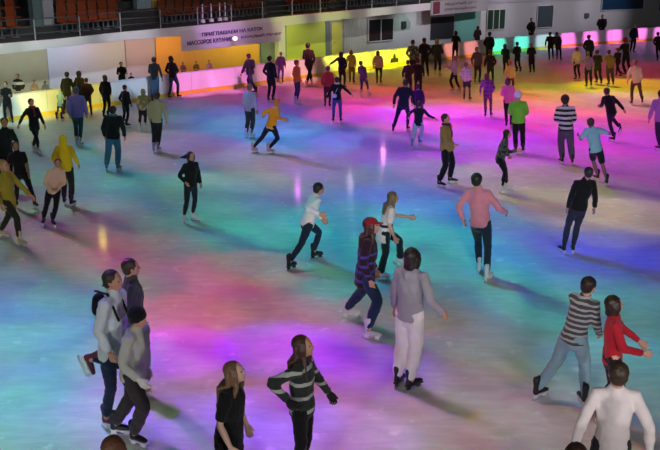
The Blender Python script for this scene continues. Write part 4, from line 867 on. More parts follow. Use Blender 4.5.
SPOTS = [
(-4.16, 32.35, -7.66, 36.35, 10.0, 0.479, 0.5, 0.0, 395.4, 513.9),
(-4.16, 32.35, -7.66, 36.35, 10.0, 0.909, 0.5, 0.0, 94.3, 164.1),
(-5.23, 33.52, -8.73, 37.52, 10.0, 1.035, 0.5, 173.8, 0.0, 0.0),
(-1.2, 36.12, -9.7, 46.12, 7.8, 0.426, 0.5, 319.4, 0.0, 882.5),
(-1.2, 36.12, -4.7, 40.12, 10.0, 0.458, 0.5, 0.0, 64.0, 0.0),
(-1.2, 36.12, -4.7, 40.12, 10.0, 0.872, 0.5, 0.0, 0.0, 98.4),
(0.0, 34.26, -3.5, 38.26, 10.0, 0.848, 0.5, 0.0, 0.0, 355.6),
(1.45, 32.35, -2.05, 36.35, 10.0, 0.487, 0.5, 2926.0, 254.1, 436.5),
(2.67, 34.26, -0.83, 38.26, 10.0, 0.541, 0.5, 1818.6, 0.0, 1094.5),
(2.67, 34.26, -0.83, 38.26, 10.0, 1.012, 0.5, 0.0, 103.1, 0.0),
(4.2, 34.26, 0.7, 38.26, 10.0, 0.461, 0.5, 1159.0, 852.8, 0.0),
(4.2, 34.26, 0.7, 38.26, 10.0, 0.877, 0.5, 546.3, 0.0, 8.0),
(4.9, 31.26, -3.6, 41.26, 7.8, 0.418, 0.5, 0.0, 0.0, 7516.9),
(4.9, 31.26, 1.4, 35.26, 10.0, 0.45, 0.5, 0.0, 0.0, 243.1),
(7.92, 37.57, -0.58, 47.57, 7.8, 0.403, 0.5, 0.0, 0.0, 94.7),
(7.92, 37.57, 4.42, 41.57, 10.0, 0.434, 0.5, 840.5, 0.0, 0.0),
(7.92, 37.57, 4.42, 41.57, 10.0, 0.83, 0.5, 547.2, 166.3, 0.0),
(9.59, 37.57, 1.09, 47.57, 7.8, 0.397, 0.5, 737.3, 0.0, 0.0),
(9.59, 37.57, 6.09, 41.57, 10.0, 0.819, 0.5, 0.0, 613.0, 0.0),
(11.3, 36.97, 7.8, 40.97, 10.0, 0.346, 0.5, 0.0, 0.0, 286.4),
(12.45, 36.12, 3.95, 46.12, 7.8, 0.491, 0.5, 0.0, 1030.7, 8.2),
(12.45, 36.12, 8.95, 40.12, 10.0, 0.527, 0.5, 736.6, 0.0, 1079.7),
(7.34, 31.26, -1.16, 41.26, 7.8, 0.468, 0.5, 1752.6, 0.0, 546.0),
(7.34, 31.26, 3.84, 35.26, 10.0, 0.95, 0.5, 1371.4, 0.0, 1012.0),
(8.81, 30.23, 0.31, 40.23, 7.8, 0.543, 0.5, 711.6, 0.0, 0.0),
(8.81, 30.23, 5.31, 34.23, 10.0, 0.583, 0.5, 132.9, 242.0, 0.0),
(10.18, 29.27, 1.68, 39.27, 7.8, 0.547, 0.5, 5401.9, 0.0, 761.0),
(10.18, 29.27, 6.68, 33.27, 10.0, 0.588, 0.5, 0.0, 0.0, 827.5),
(10.18, 29.27, 6.68, 33.27, 10.0, 1.088, 0.5, 398.6, 0.0, 361.2),
(8.49, 25.94, -0.01, 35.94, 7.8, 0.456, 0.5, 82.3, 0.0, 0.0),
(8.49, 25.94, 4.99, 29.94, 10.0, 0.928, 0.5, 0.0, 0.0, 337.5),
(6.5, 27.51, -2.0, 37.51, 7.8, 0.387, 0.5, 1274.4, 62.2, 0.0),
(4.39, 27.84, -4.11, 37.84, 7.8, 0.328, 0.5, 3244.3, 204.6, 0.0),
(4.39, 27.84, 0.89, 31.84, 10.0, 0.354, 0.5, 0.0, 114.1, 1546.3),
(4.35, 25.64, 0.85, 29.64, 10.0, 0.367, 0.5, 1016.0, 0.0, 1898.7),
(5.82, 23.88, -2.68, 33.88, 7.8, 0.425, 0.5, 0.0, 803.3, 0.0),
(5.82, 23.88, 2.32, 27.88, 10.0, 0.871, 0.5, 197.2, 0.0, 408.7),
(8.89, 24.53, 5.39, 28.53, 10.0, 0.552, 0.5, 848.6, 98.0, 289.0),
(8.89, 24.53, 5.39, 28.53, 10.0, 1.031, 0.5, 788.5, 0.0, 1200.7),
(-8.13, 30.23, -16.63, 40.23, 7.8, 0.585, 0.5, 305.0, 0.0, 0.0),
(-8.13, 30.23, -11.63, 34.23, 10.0, 0.628, 0.5, 608.9, 310.3, 110.7),
(-6.12, 27.18, -14.62, 37.18, 7.8, 0.465, 0.5, 0.0, 498.1, 255.6),
(-6.12, 27.18, -9.62, 31.18, 10.0, 0.944, 0.5, 0.0, 0.0, 37.9),
(-4.1, 25.94, -12.6, 35.94, 7.8, 0.353, 0.5, 2586.7, 0.0, 0.0),
(-4.1, 25.94, -7.6, 29.94, 10.0, 0.38, 0.5, 0.0, 0.0, 784.8),
(-4.1, 25.94, -7.6, 29.94, 10.0, 0.734, 0.5, 0.0, 631.7, 679.3),
(-2.78, 24.53, -6.28, 28.53, 10.0, 0.417, 0.5, 121.0, 0.0, 0.0),
(-1.87, 23.5, -5.37, 27.5, 10.0, 0.47, 0.5, 182.3, 408.5, 488.5),
(-6.64, 23.88, -15.14, 33.88, 7.8, 0.452, 0.5, 0.0, 176.1, 179.5),
(-6.64, 23.88, -10.14, 27.88, 10.0, 0.486, 0.5, 244.5, 456.3, 17.1),
(-6.64, 23.88, -10.14, 27.88, 10.0, 0.92, 0.5, 211.8, 0.0, 91.6),
(-4.82, 21.05, -8.32, 25.05, 10.0, 0.706, 0.5, 44.6, 0.0, 0.0),
(-3.97, 21.05, -12.47, 31.05, 7.8, 0.375, 0.5, 0.0, 0.0, 706.3),
(-3.97, 21.05, -7.47, 25.05, 10.0, 0.404, 0.5, 0.0, 565.2, 513.5),
(-4.91, 17.65, -13.41, 27.65, 7.8, 0.251, 0.5, 505.5, 1022.1, 388.4),
(-4.91, 17.65, -8.41, 21.65, 10.0, 0.27, 0.5, 0.0, 0.0, 75.3),
(-4.91, 17.65, -8.41, 21.65, 10.0, 0.531, 0.5, 0.0, 0.0, 115.7),
(-2.41, 21.05, -5.91, 25.05, 10.0, 0.368, 0.5, 251.0, 0.0, 0.0),
(-1.38, 20.09, -9.88, 30.09, 7.8, 0.338, 0.5, 0.0, 1092.0, 0.0),
(-1.38, 20.09, -4.88, 24.09, 10.0, 0.364, 0.5, 0.0, 160.6, 372.7),
(-1.38, 20.09, -4.88, 24.09, 10.0, 0.705, 0.5, 0.0, 261.2, 0.0),
(-1.7, 18.4, -10.2, 28.4, 7.8, 0.29, 0.5, 0.0, 0.0, 112.7),
(-1.7, 18.4, -5.2, 22.4, 10.0, 0.313, 0.5, 74.6, 537.4, 337.1),
(-1.7, 18.4, -5.2, 22.4, 10.0, 0.611, 0.5, 0.0, 37.6, 41.5),
(-2.27, 16.95, -10.77, 26.95, 7.8, 0.213, 0.5, 0.0, 882.7, 508.7),
(-2.27, 16.95, -5.77, 20.95, 10.0, 0.23, 0.5, 0.0, 0.0, 141.3),
(-2.27, 16.95, -5.77, 20.95, 10.0, 0.453, 0.5, 0.0, 88.2, 0.0),
(0.0, 23.88, -8.5, 33.88, 7.8, 0.388, 0.5, 929.9, 1012.6, 1577.8),
(0.0, 23.88, -3.5, 27.88, 10.0, 0.417, 0.5, 424.7, 0.0, 0.0),
(0.0, 23.88, -3.5, 27.88, 10.0, 0.801, 0.5, 0.0, 0.0, 171.4),
(-0.93, 27.51, -9.43, 37.51, 7.8, 0.349, 0.5, 151.3, 0.0, 0.0),
(-0.93, 27.51, -4.43, 31.51, 10.0, 0.376, 0.5, 39.8, 765.4, 1637.8),
(-0.33, 29.27, -3.83, 33.27, 10.0, 0.332, 0.5, 292.8, 296.8, 1066.0),
(-0.33, 29.27, -3.83, 33.27, 10.0, 0.647, 0.5, 0.0, 0.0, 931.6),
(1.51, 26.7, -1.99, 30.7, 10.0, 0.441, 0.5, 586.0, 105.5, 1454.6),
(1.29, 22.67, -7.21, 32.67, 7.8, 0.33, 0.5, 0.0, 0.0, 3166.0),
(1.29, 22.67, -2.21, 26.67, 10.0, 0.355, 0.5, 0.0, 69.4, 184.5),
(1.29, 22.67, -2.21, 26.67, 10.0, 0.69, 0.5, 181.6, 0.0, 0.0),
(2.57, 23.88, -0.93, 27.88, 10.0, 0.377, 0.5, 0.0, 0.0, 1061.7),
(2.12, 20.56, -1.38, 24.56, 10.0, 0.332, 0.5, 65.4, 0.0, 911.3),
(2.12, 20.56, -1.38, 24.56, 10.0, 0.647, 0.5, 0.0, 30.6, 14.2),
(0.23, 20.09, -8.27, 30.09, 7.8, 0.35, 0.5, 0.0, 0.0, 890.8),
(0.23, 20.09, -3.27, 24.09, 10.0, 0.377, 0.5, 11.3, 0.0, 164.6),
(-0.8, 17.29, -9.3, 27.29, 7.8, 0.226, 0.5, 39.7, 525.0, 92.4),
(-0.8, 17.29, -4.3, 21.29, 10.0, 0.244, 0.5, 0.0, 254.8, 257.7),
(0.42, 18.4, -8.08, 28.4, 7.8, 0.29, 0.5, 0.0, 0.0, 743.3),
(0.42, 18.4, -3.08, 22.4, 10.0, 0.313, 0.5, 0.0, 718.3, 252.5),
(0.42, 18.4, -3.08, 22.4, 10.0, 0.611, 0.5, 0.0, 0.0, 352.9),
(2.34, 18.4, -6.16, 28.4, 7.8, 0.307, 0.5, 0.0, 351.4, 1285.5),
(2.34, 18.4, -1.16, 22.4, 10.0, 0.331, 0.5, 0.0, 679.6, 894.9),
(2.34, 18.4, -1.16, 22.4, 10.0, 0.644, 0.5, 0.0, 0.0, 384.5),
(2.09, 16.3, -6.41, 26.3, 7.8, 0.3, 0.5, 0.0, 612.9, 487.8),
(2.09, 16.3, -1.41, 20.3, 10.0, 0.323, 0.5, 0.0, 1175.5, 0.0),
(0.27, 15.13, -8.23, 25.13, 7.8, 0.255, 0.5, 0.0, 0.0, 822.9),
(0.27, 15.13, -3.23, 19.13, 10.0, 0.275, 0.5, 0.0, 274.7, 507.4),
(4.91, 22.11, -3.59, 32.11, 7.8, 0.398, 0.5, 2544.1, 361.1, 675.5),
(4.91, 22.11, 1.41, 26.11, 10.0, 0.429, 0.5, 793.2, 545.9, 0.0),
(4.91, 22.11, 1.41, 26.11, 10.0, 0.821, 0.5, 0.0, 0.0, 231.5),
(5.12, 19.82, 1.62, 23.82, 10.0, 0.325, 0.5, 502.2, 615.5, 0.0),
(6.72, 18.8, -1.78, 28.8, 7.8, 0.259, 0.5, 0.0, 417.1, 0.0),
(6.72, 18.8, 3.22, 22.8, 10.0, 0.279, 0.5, 1251.4, 891.9, 571.1),
(6.72, 18.8, 3.22, 22.8, 10.0, 0.548, 0.5, 0.0, 0.0, 67.5),
(3.45, 21.57, -5.05, 31.57, 7.8, 0.33, 0.5, 0.0, 935.7, 0.0),
(3.45, 21.57, -0.05, 25.57, 10.0, 0.355, 0.5, 89.4, 0.0, 0.0),
(3.45, 21.57, -0.05, 25.57, 10.0, 0.69, 0.5, 0.0, 248.6, 0.0),
(4.41, 17.29, 0.91, 21.29, 10.0, 0.259, 0.5, 249.8, 278.4, 0.0),
(4.41, 17.29, 0.91, 21.29, 10.0, 0.51, 0.5, 0.0, 0.0, 262.4),
(5.89, 16.3, -2.61, 26.3, 7.8, 0.243, 0.5, 0.0, 0.0, 1939.2),
(5.89, 16.3, 2.39, 20.3, 10.0, 0.262, 0.5, 0.0, 0.0, 878.6),
(3.67, 15.7, -4.83, 25.7, 7.8, 0.292, 0.5, 0.0, 0.0, 955.1),
(3.67, 15.7, 0.17, 19.7, 10.0, 0.315, 0.5, 0.0, 0.0, 332.2),
(5.17, 14.11, -3.33, 24.11, 7.8, 0.293, 0.5, 0.0, 0.0, 408.3),
(5.17, 14.11, 1.67, 18.11, 10.0, 0.616, 0.5, 0.0, 0.0, 586.0),
(5.06, 15.41, -3.44, 25.41, 7.8, 0.26, 0.5, 0.0, 0.0, 1870.9),
(3.07, 13.64, -0.43, 17.64, 10.0, 0.222, 0.5, 0.0, 166.4, 143.0),
(2.0, 14.11, -6.5, 24.11, 7.8, 0.217, 0.5, 0.0, 7.0, 265.3),
(2.0, 14.11, -1.5, 18.11, 10.0, 0.234, 0.5, 0.0, 0.0, 317.7),
(2.0, 14.11, -1.5, 18.11, 10.0, 0.462, 0.5, 0.0, 322.5, 163.9),
(4.74, 12.59, -3.76, 22.59, 7.8, 0.27, 0.5, 0.0, 1767.7, 0.0),
(4.74, 12.59, 1.24, 16.59, 10.0, 0.29, 0.5, 0.0, 308.9, 153.0),
(-1.29, 13.64, -9.79, 23.64, 7.8, 0.145, 0.5, 1028.8, 546.0, 0.0),
(-1.29, 13.64, -4.79, 17.64, 10.0, 0.31, 0.5, 85.7, 0.0, 0.0),
(-2.1, 13.64, -10.6, 23.64, 7.8, 0.185, 0.5, 1197.6, 307.5, 0.0),
(-2.1, 13.64, -5.6, 17.64, 10.0, 0.396, 0.5, 120.1, 0.0, 144.7),
(-3.52, 16.3, -12.02, 26.3, 7.8, 0.221, 0.5, 332.5, 0.0, 0.0),
(-3.52, 16.3, -7.02, 20.3, 10.0, 0.239, 0.5, 599.2, 0.0, 0.0),
(-2.53, 15.41, -6.03, 19.41, 10.0, 0.227, 0.5, 11.4, 51.5, 115.7),
(-5.13, 16.3, -8.63, 20.3, 10.0, 0.213, 0.5, 272.3, 0.0, 25.1),
(-5.7, 16.0, -14.2, 26.0, 7.8, 0.251, 0.5, 491.2, 132.5, 334.1),
(-5.7, 16.0, -9.2, 20.0, 10.0, 0.27, 0.5, 22.2, 483.3, 4.2),
(-4.0, 14.11, -7.5, 18.11, 10.0, 0.21, 0.5, 0.0, 382.5, 0.0),
(-4.0, 14.11, -7.5, 18.11, 10.0, 0.415, 0.5, 214.7, 0.0, 382.0),
(-4.76, 13.87, -13.26, 23.87, 7.8, 0.2, 0.5, 0.0, 0.0, 725.6),
(-4.76, 13.87, -8.26, 17.87, 10.0, 0.215, 0.5, 0.0, 0.0, 96.5),
(-4.87, 12.99, -13.37, 22.99, 7.8, 0.218, 0.5, 0.0, 0.0, 1368.9),
(-4.87, 12.99, -8.37, 16.99, 10.0, 0.235, 0.5, 296.2, 886.6, 479.9),
(-4.87, 12.99, -8.37, 16.99, 10.0, 0.464, 0.5, 0.0, 522.8, 0.0),
(-4.06, 12.59, -12.56, 22.59, 7.8, 0.208, 0.5, 0.0, 0.0, 1157.1),
(-4.06, 12.59, -7.56, 16.59, 10.0, 0.225, 0.5, 28.4, 448.3, 268.1),
(-4.3, 11.51, -12.8, 21.51, 7.8, 0.215, 0.5, 0.0, 0.0, 3125.3),
(-4.3, 11.51, -7.8, 15.51, 10.0, 0.232, 0.5, 373.6, 1104.3, 0.0),
(-3.7, 10.87, -12.2, 20.87, 7.8, 0.145, 0.5, 0.0, 0.0, 2079.1),
(-3.9, 10.3, -12.4, 20.3, 7.8, 0.175, 0.5, 469.9, 1332.9, 0.0),
(-3.9, 10.3, -7.4, 14.3, 10.0, 0.374, 0.5, 84.0, 0.0, 0.0),
(-3.29, 9.9, -11.79, 19.9, 7.8, 0.145, 0.5, 0.0, 0.0, 2843.8),
(-3.57, 9.29, -7.07, 13.29, 10.0, 0.234, 0.5, 339.2, 1469.1, 791.1),
(-3.57, 9.29, -7.07, 13.29, 10.0, 0.462, 0.5, 151.5, 312.8, 0.0),
(-2.82, 9.29, -11.32, 19.29, 7.8, 0.174, 0.5, 0.0, 1099.0, 0.0),
(-2.82, 9.29, -6.32, 13.29, 10.0, 0.187, 0.5, 323.4, 0.0, 618.1),
(-2.32, 12.99, -10.82, 22.99, 7.8, 0.183, 0.5, 0.0, 291.3, 0.0),
(-2.32, 12.99, -5.82, 16.99, 10.0, 0.197, 0.5, 1216.3, 77.9, 0.0),
(-2.32, 12.99, -5.82, 16.99, 10.0, 0.391, 0.5, 36.1, 21.8, 335.8),
(-1.53, 12.79, -5.03, 16.79, 10.0, 0.16, 0.5, 0.0, 192.2, 0.0),
(-1.53, 12.79, -5.03, 16.79, 10.0, 0.318, 0.5, 697.0, 0.0, 386.3),
(-0.46, 12.99, -3.96, 16.99, 10.0, 0.17, 0.5, 359.7, 141.2, 109.3),
(-2.11, 11.68, -10.61, 21.68, 7.8, 0.154, 0.5, 1228.6, 0.0, 0.0),
(-2.11, 11.68, -5.61, 15.68, 10.0, 0.166, 0.5, 1111.3, 0.0, 2858.1),
(-2.11, 11.68, -5.61, 15.68, 10.0, 0.33, 0.5, 0.0, 176.9, 0.0),
(-1.27, 11.68, -9.77, 21.68, 7.8, 0.157, 0.5, 2384.1, 0.0, 1450.7),
(-1.27, 11.68, -4.77, 15.68, 10.0, 0.169, 0.5, 273.4, 0.0, 116.7),
(-0.71, 11.74, -4.21, 15.74, 10.0, 0.188, 0.5, 0.0, 0.0, 2870.8),
(0.0, 11.68, -8.5, 21.68, 7.8, 0.174, 0.5, 0.0, 0.0, 103.1),
(0.0, 11.68, -3.5, 15.68, 10.0, 0.187, 0.5, 938.2, 0.0, 1462.3),
(0.67, 10.96, -2.83, 14.96, 10.0, 0.158, 0.5, 0.0, 12.6, 951.9),
(-1.62, 10.66, -5.12, 14.66, 10.0, 0.316, 0.5, 22.8, 0.0, 0.0),
(-0.78, 10.63, -9.28, 20.63, 7.8, 0.155, 0.5, 0.0, 0.0, 546.1),
(-0.78, 10.63, -4.28, 14.63, 10.0, 0.167, 0.5, 91.6, 86.2, 0.0),
(-1.56, 9.29, -10.06, 19.29, 7.8, 0.188, 0.5, 2177.4, 0.0, 1767.9),
(-1.56, 9.29, -5.06, 13.29, 10.0, 0.203, 0.5, 485.4, 155.9, 2488.5),
(-0.72, 9.77, -9.22, 19.77, 7.8, 0.144, 0.5, 771.4, 399.0, 371.2),
(-0.72, 9.77, -4.22, 13.77, 10.0, 0.155, 0.5, 0.0, 0.0, 2528.7),
(-0.72, 9.77, -4.22, 13.77, 10.0, 0.308, 0.5, 0.0, 97.5, 0.0),
(0.25, 10.16, -8.25, 20.16, 7.8, 0.144, 0.5, 1749.7, 419.8, 0.0),
(0.11, 9.18, -3.39, 13.18, 10.0, 0.174, 0.5, 1159.5, 588.3, 2030.6),
(0.11, 9.18, -3.39, 13.18, 10.0, 0.345, 0.5, 430.3, 102.7, 0.0),
(0.61, 9.9, -7.89, 19.9, 7.8, 0.146, 0.5, 0.0, 0.0, 621.7),
(0.61, 9.9, -2.89, 13.9, 10.0, 0.158, 0.5, 0.0, 0.0, 278.3),
(1.19, 9.65, -2.31, 13.65, 10.0, 0.165, 0.5, 0.0, 186.5, 0.0),
(1.19, 9.65, -2.31, 13.65, 10.0, 0.328, 0.5, 0.0, 0.0, 619.2),
(0.56, 11.68, -7.94, 21.68, 7.8, 0.174, 0.5, 101.4, 0.0, 860.4),
(0.56, 11.68, -2.94, 15.68, 10.0, 0.188, 0.5, 171.6, 0.0, 901.4),
(0.56, 11.68, -2.94, 15.68, 10.0, 0.373, 0.5, 374.2, 0.0, 0.0),
(0.0, 12.99, -8.5, 22.99, 7.8, 0.181, 0.5, 355.4, 0.0, 0.0),
(0.0, 12.99, -3.5, 16.99, 10.0, 0.195, 0.5, 177.1, 59.1, 177.4),
(1.91, 13.42, -1.59, 17.42, 10.0, 0.175, 0.5, 0.0, 0.0, 95.4),
(1.91, 13.42, -1.59, 17.42, 10.0, 0.347, 0.5, 0.0, 0.0, 127.7),
(2.23, 12.4, -1.27, 16.4, 10.0, 0.187, 0.5, 138.1, 0.0, 0.0),
(1.69, 11.68, -6.81, 21.68, 7.8, 0.154, 0.5, 0.0, 237.1, 0.0),
(1.69, 11.68, -1.81, 15.68, 10.0, 0.167, 0.5, 253.4, 40.7, 386.9),
(1.69, 11.68, -1.81, 15.68, 10.0, 0.331, 0.5, 21.1, 0.0, 0.0),
(1.81, 10.58, -6.69, 20.58, 7.8, 0.159, 0.5, 0.0, 337.9, 0.0),
(2.81, 11.68, -5.69, 21.68, 7.8, 0.204, 0.5, 157.7, 0.0, 0.0),
(2.81, 11.68, -0.69, 15.68, 10.0, 0.22, 0.5, 48.8, 0.0, 0.0),
(2.31, 9.9, -1.19, 13.9, 10.0, 0.278, 0.5, 48.0, 0.0, 0.0),
(2.62, 9.18, -5.88, 19.18, 7.8, 0.207, 0.5, 652.9, 0.0, 353.3),
(2.62, 9.18, -0.88, 13.18, 10.0, 0.223, 0.5, 446.7, 0.0, 54.2),
(2.62, 9.18, -0.88, 13.18, 10.0, 0.44, 0.5, 217.0, 336.5, 0.0),
(4.11, 10.72, -4.39, 20.72, 7.8, 0.27, 0.5, 0.0, 112.8, 774.1),
(4.11, 10.72, 0.61, 14.72, 10.0, 0.291, 0.5, 0.0, 382.6, 843.6),
(4.11, 10.72, 0.61, 14.72, 10.0, 0.571, 0.5, 0.0, 0.0, 22.0),
(2.97, 10.58, -5.53, 20.58, 7.8, 0.159, 0.5, 0.0, 0.0, 69.9),
(2.97, 10.58, -0.53, 14.58, 10.0, 0.341, 0.5, 80.2, 269.4, 48.7),
(1.84, 9.29, -1.66, 13.29, 10.0, 0.19, 0.5, 128.1, 360.8, 318.6),
(1.84, 9.29, -1.66, 13.29, 10.0, 0.377, 0.5, 289.7, 0.0, 0.0),
(5.19, 42.67, -3.31, 52.67, 7.8, 0.535, 0.5, 86.7, 23.8, 0.0),
(5.19, 42.67, 1.69, 46.67, 10.0, 0.575, 0.5, 34.4, 121.0, 0.0),
(5.19, 42.67, 1.69, 46.67, 10.0, 1.068, 0.5, 192.7, 248.6, 0.0),
(8.31, 44.27, -0.19, 54.27, 7.8, 0.664, 0.5, 0.0, 238.7, 0.0),
(8.31, 44.27, 4.81, 48.27, 10.0, 0.712, 0.5, 65.1, 231.2, 0.0),
(10.8, 45.54, 7.3, 49.54, 10.0, 0.782, 0.5, 0.0, 184.5, 0.0),
(10.8, 45.54, 7.3, 49.54, 10.0, 1.378, 0.5, 388.6, 0.0, 0.0),
(16.12, 45.98, 12.62, 49.98, 10.0, 1.007, 0.5, 880.4, 0.0, 114.9),
(16.12, 45.98, 12.62, 49.98, 10.0, 1.668, 0.5, 174.7, 0.0, 0.0),
(18.09, 53.15, 14.59, 57.15, 10.0, 1.529, 0.5, 0.0, 0.0, 188.2),
(12.02, 50.89, 3.52, 60.89, 7.8, 0.837, 0.5, 1224.6, 0.0, 0.0),
(12.02, 50.89, 8.52, 54.89, 10.0, 0.895, 0.5, 0.0, 12.2, 0.0),
(10.41, 39.13, 6.91, 43.13, 10.0, 0.429, 0.5, 0.0, 379.0, 0.0),
(14.11, 39.79, 10.61, 43.79, 10.0, 0.715, 0.5, 3623.0, 2126.7, 0.0),
(14.11, 39.79, 10.61, 43.79, 10.0, 1.283, 0.5, 751.7, 0.0, 0.0),
(8.51, 40.48, 0.01, 50.48, 7.8, 0.511, 0.5, 0.0, 204.6, 0.0),
(8.51, 40.48, 5.01, 44.48, 10.0, 1.026, 0.5, 52.4, 0.0, 0.0),
(5.17, 37.27, -3.33, 47.27, 7.8, 0.428, 0.5, 651.8, 0.0, 0.0),
(5.17, 37.27, 1.67, 41.27, 10.0, 0.461, 0.5, 0.0, 0.0, 290.7),
(5.17, 37.27, 1.67, 41.27, 10.0, 0.877, 0.5, 249.2, 0.0, 0.0),
(0.85, 38.49, -2.65, 42.49, 10.0, 0.491, 0.5, 1817.8, 233.1, 293.0),
(-4.85, 36.97, -8.35, 40.97, 10.0, 0.541, 0.5, 376.3, 0.0, 32.5),
(-6.36, 33.52, -9.86, 37.52, 10.0, 0.545, 0.5, 38.2, 285.8, 562.6),
(-6.36, 33.52, -9.86, 37.52, 10.0, 1.02, 0.5, 18.6, 0.0, 0.0),
(20.43, 58.31, 11.93, 68.31, 7.8, 1.314, 0.5, 0.0, 254.6, 0.0),
(20.43, 58.31, 16.93, 62.31, 10.0, 1.387, 0.5, 257.8, 55.0, 272.5),
(3.36, 43.46, -5.14, 53.46, 7.8, 0.664, 0.5, 2338.3, 277.5, 0.0),
(3.36, 43.46, -0.14, 47.46, 10.0, 1.279, 0.5, 204.3, 0.0, 0.0),
(0.0, 40.83, -3.5, 44.83, 10.0, 1.128, 0.5, 518.3, 0.0, 0.0),
(-1.32, 39.79, -9.82, 49.79, 7.8, 0.496, 0.5, 6758.0, 0.0, 0.0),
(-1.32, 39.79, -4.82, 43.79, 10.0, 0.533, 0.5, 668.6, 0.0, 0.0),
(-1.32, 39.79, -4.82, 43.79, 10.0, 0.999, 0.5, 341.7, 0.0, 0.0),
(-0.86, 16.3, -9.36, 26.3, 7.8, 0.222, 0.5, 0.0, 1426.4, 117.8),
(-0.86, 16.3, -4.36, 20.3, 10.0, 0.472, 0.5, 0.0, 0.0, 399.4),
(1.26, 13.2, -2.24, 17.2, 10.0, 0.187, 0.5, 336.0, 0.0, 0.0),
(1.26, 13.2, -2.24, 17.2, 10.0, 0.37, 0.5, 0.0, 154.6, 0.0),
(0.49, 13.64, -8.01, 23.64, 7.8, 0.192, 0.5, 40.4, 897.3, 0.0),
(0.49, 13.64, -3.01, 17.64, 10.0, 0.207, 0.5, 0.0, 98.9, 353.6),
(4.37, 13.64, -4.13, 23.64, 7.8, 0.26, 0.5, 0.0, 452.0, 0.0),
(-2.81, 11.02, -11.31, 21.02, 7.8, 0.168, 0.5, 0.0, 0.0, 1625.9),
(-2.35, 10.72, -10.85, 20.72, 7.8, 0.135, 0.5, 1719.2, 1341.9, 896.0),
(-6.98, 21.05, -10.48, 25.05, 10.0, 0.439, 0.5, 128.9, 885.1, 344.6),
(-6.98, 21.05, -10.48, 25.05, 10.0, 0.84, 0.5, 0.0, 0.0, 318.8),
(-5.07, 14.87, -13.57, 24.87, 7.8, 0.181, 0.5, 0.0, 258.1, 201.9),
(-5.07, 14.87, -8.57, 18.87, 10.0, 0.196, 0.5, 167.2, 76.5, 0.0),
(-4.04, 15.7, -12.54, 25.7, 7.8, 0.205, 0.5, 819.1, 0.0, 470.0),
(-4.04, 15.7, -7.54, 19.7, 10.0, 0.221, 0.5, 218.2, 0.0, 0.0),
(-3.39, 14.35, -6.89, 18.35, 10.0, 0.217, 0.5, 0.0, 52.9, 83.3),
(-1.6, 15.13, -10.1, 25.13, 7.8, 0.209, 0.5, 39.4, 0.0, 0.0),
(-1.6, 15.13, -5.1, 19.13, 10.0, 0.225, 0.5, 1291.6, 39.6, 109.1),
(-1.6, 15.13, -5.1, 19.13, 10.0, 0.444, 0.5, 0.0, 124.1, 0.0),
(-1.05, 31.26, -9.55, 41.26, 7.8, 0.431, 0.5, 582.6, 0.0, 0.0),
(-1.05, 31.26, -4.55, 35.26, 10.0, 0.464, 0.5, 76.1, 1.5, 0.0),
(-1.05, 31.26, -4.55, 35.26, 10.0, 0.882, 0.5, 0.0, 0.0, 1078.9),
(-2.37, 30.23, -10.87, 40.23, 7.8, 0.377, 0.5, 0.0, 248.8, 138.9),
(-2.37, 30.23, -5.87, 34.23, 10.0, 0.405, 0.5, 77.5, 977.7, 880.3),
(-2.37, 30.23, -5.87, 34.23, 10.0, 0.78, 0.5, 0.0, 0.0, 233.0),
(-3.19, 28.36, -6.69, 32.36, 10.0, 0.438, 0.5, 0.0, 12.9, 511.4),
(-9.6, 27.51, -18.1, 37.51, 7.8, 0.749, 0.5, 0.0, 0.0, 367.6),
(-9.6, 27.51, -13.1, 31.51, 10.0, 0.802, 0.5, 0.0, 455.3, 449.9),
(-5.15, 23.88, -13.65, 33.88, 7.8, 0.386, 0.5, 0.0, 0.0, 557.3),
(-5.15, 23.88, -8.65, 27.88, 10.0, 0.416, 0.5, 15.8, 14.7, 15.1),
(-5.85, 18.8, -14.35, 28.8, 7.8, 0.344, 0.5, 344.1, 0.0, 0.0),
(-5.85, 18.8, -9.35, 22.8, 10.0, 0.37, 0.5, 340.2, 60.0, 0.0),
(-5.85, 18.8, -9.35, 22.8, 10.0, 0.717, 0.5, 56.7, 0.0, 228.4),
(-2.41, 36.12, -5.91, 40.12, 10.0, 0.848, 0.5, 0.0, 0.0, 408.2),
(2.96, 29.27, -0.54, 33.27, 10.0, 0.427, 0.5, 268.9, 390.3, 198.4),
(2.96, 29.27, -0.54, 33.27, 10.0, 0.819, 0.5, 46.4, 0.0, 0.0),
(5.2, 18.8, 1.7, 22.8, 10.0, 0.224, 0.5, 427.7, 0.0, 0.0),
(5.2, 18.8, 1.7, 22.8, 10.0, 0.443, 0.5, 175.0, 0.0, 0.0),
(5.52, 17.65, 2.02, 21.65, 10.0, 0.206, 0.5, 443.7, 407.1, 0.0),
(10.46, 34.77, 1.96, 44.77, 7.8, 0.507, 0.5, 3775.1, 0.0, 893.7),
(10.46, 34.77, 6.96, 38.77, 10.0, 0.545, 0.5, 818.8, 444.9, 303.5),
(10.46, 34.77, 6.96, 38.77, 10.0, 1.02, 0.5, 933.8, 507.1, 0.0),
(6.58, 34.77, 3.08, 38.77, 10.0, 0.521, 0.5, 892.8, 54.5, 116.5),
(6.58, 34.77, 3.08, 38.77, 10.0, 0.98, 0.5, 0.0, 0.0, 19.4),
(4.07, 30.23, -4.43, 40.23, 7.8, 0.455, 0.5, 604.4, 0.0, 3635.7),
(4.07, 30.23, 0.57, 34.23, 10.0, 0.49, 0.5, 1765.5, 0.0, 984.7),
]
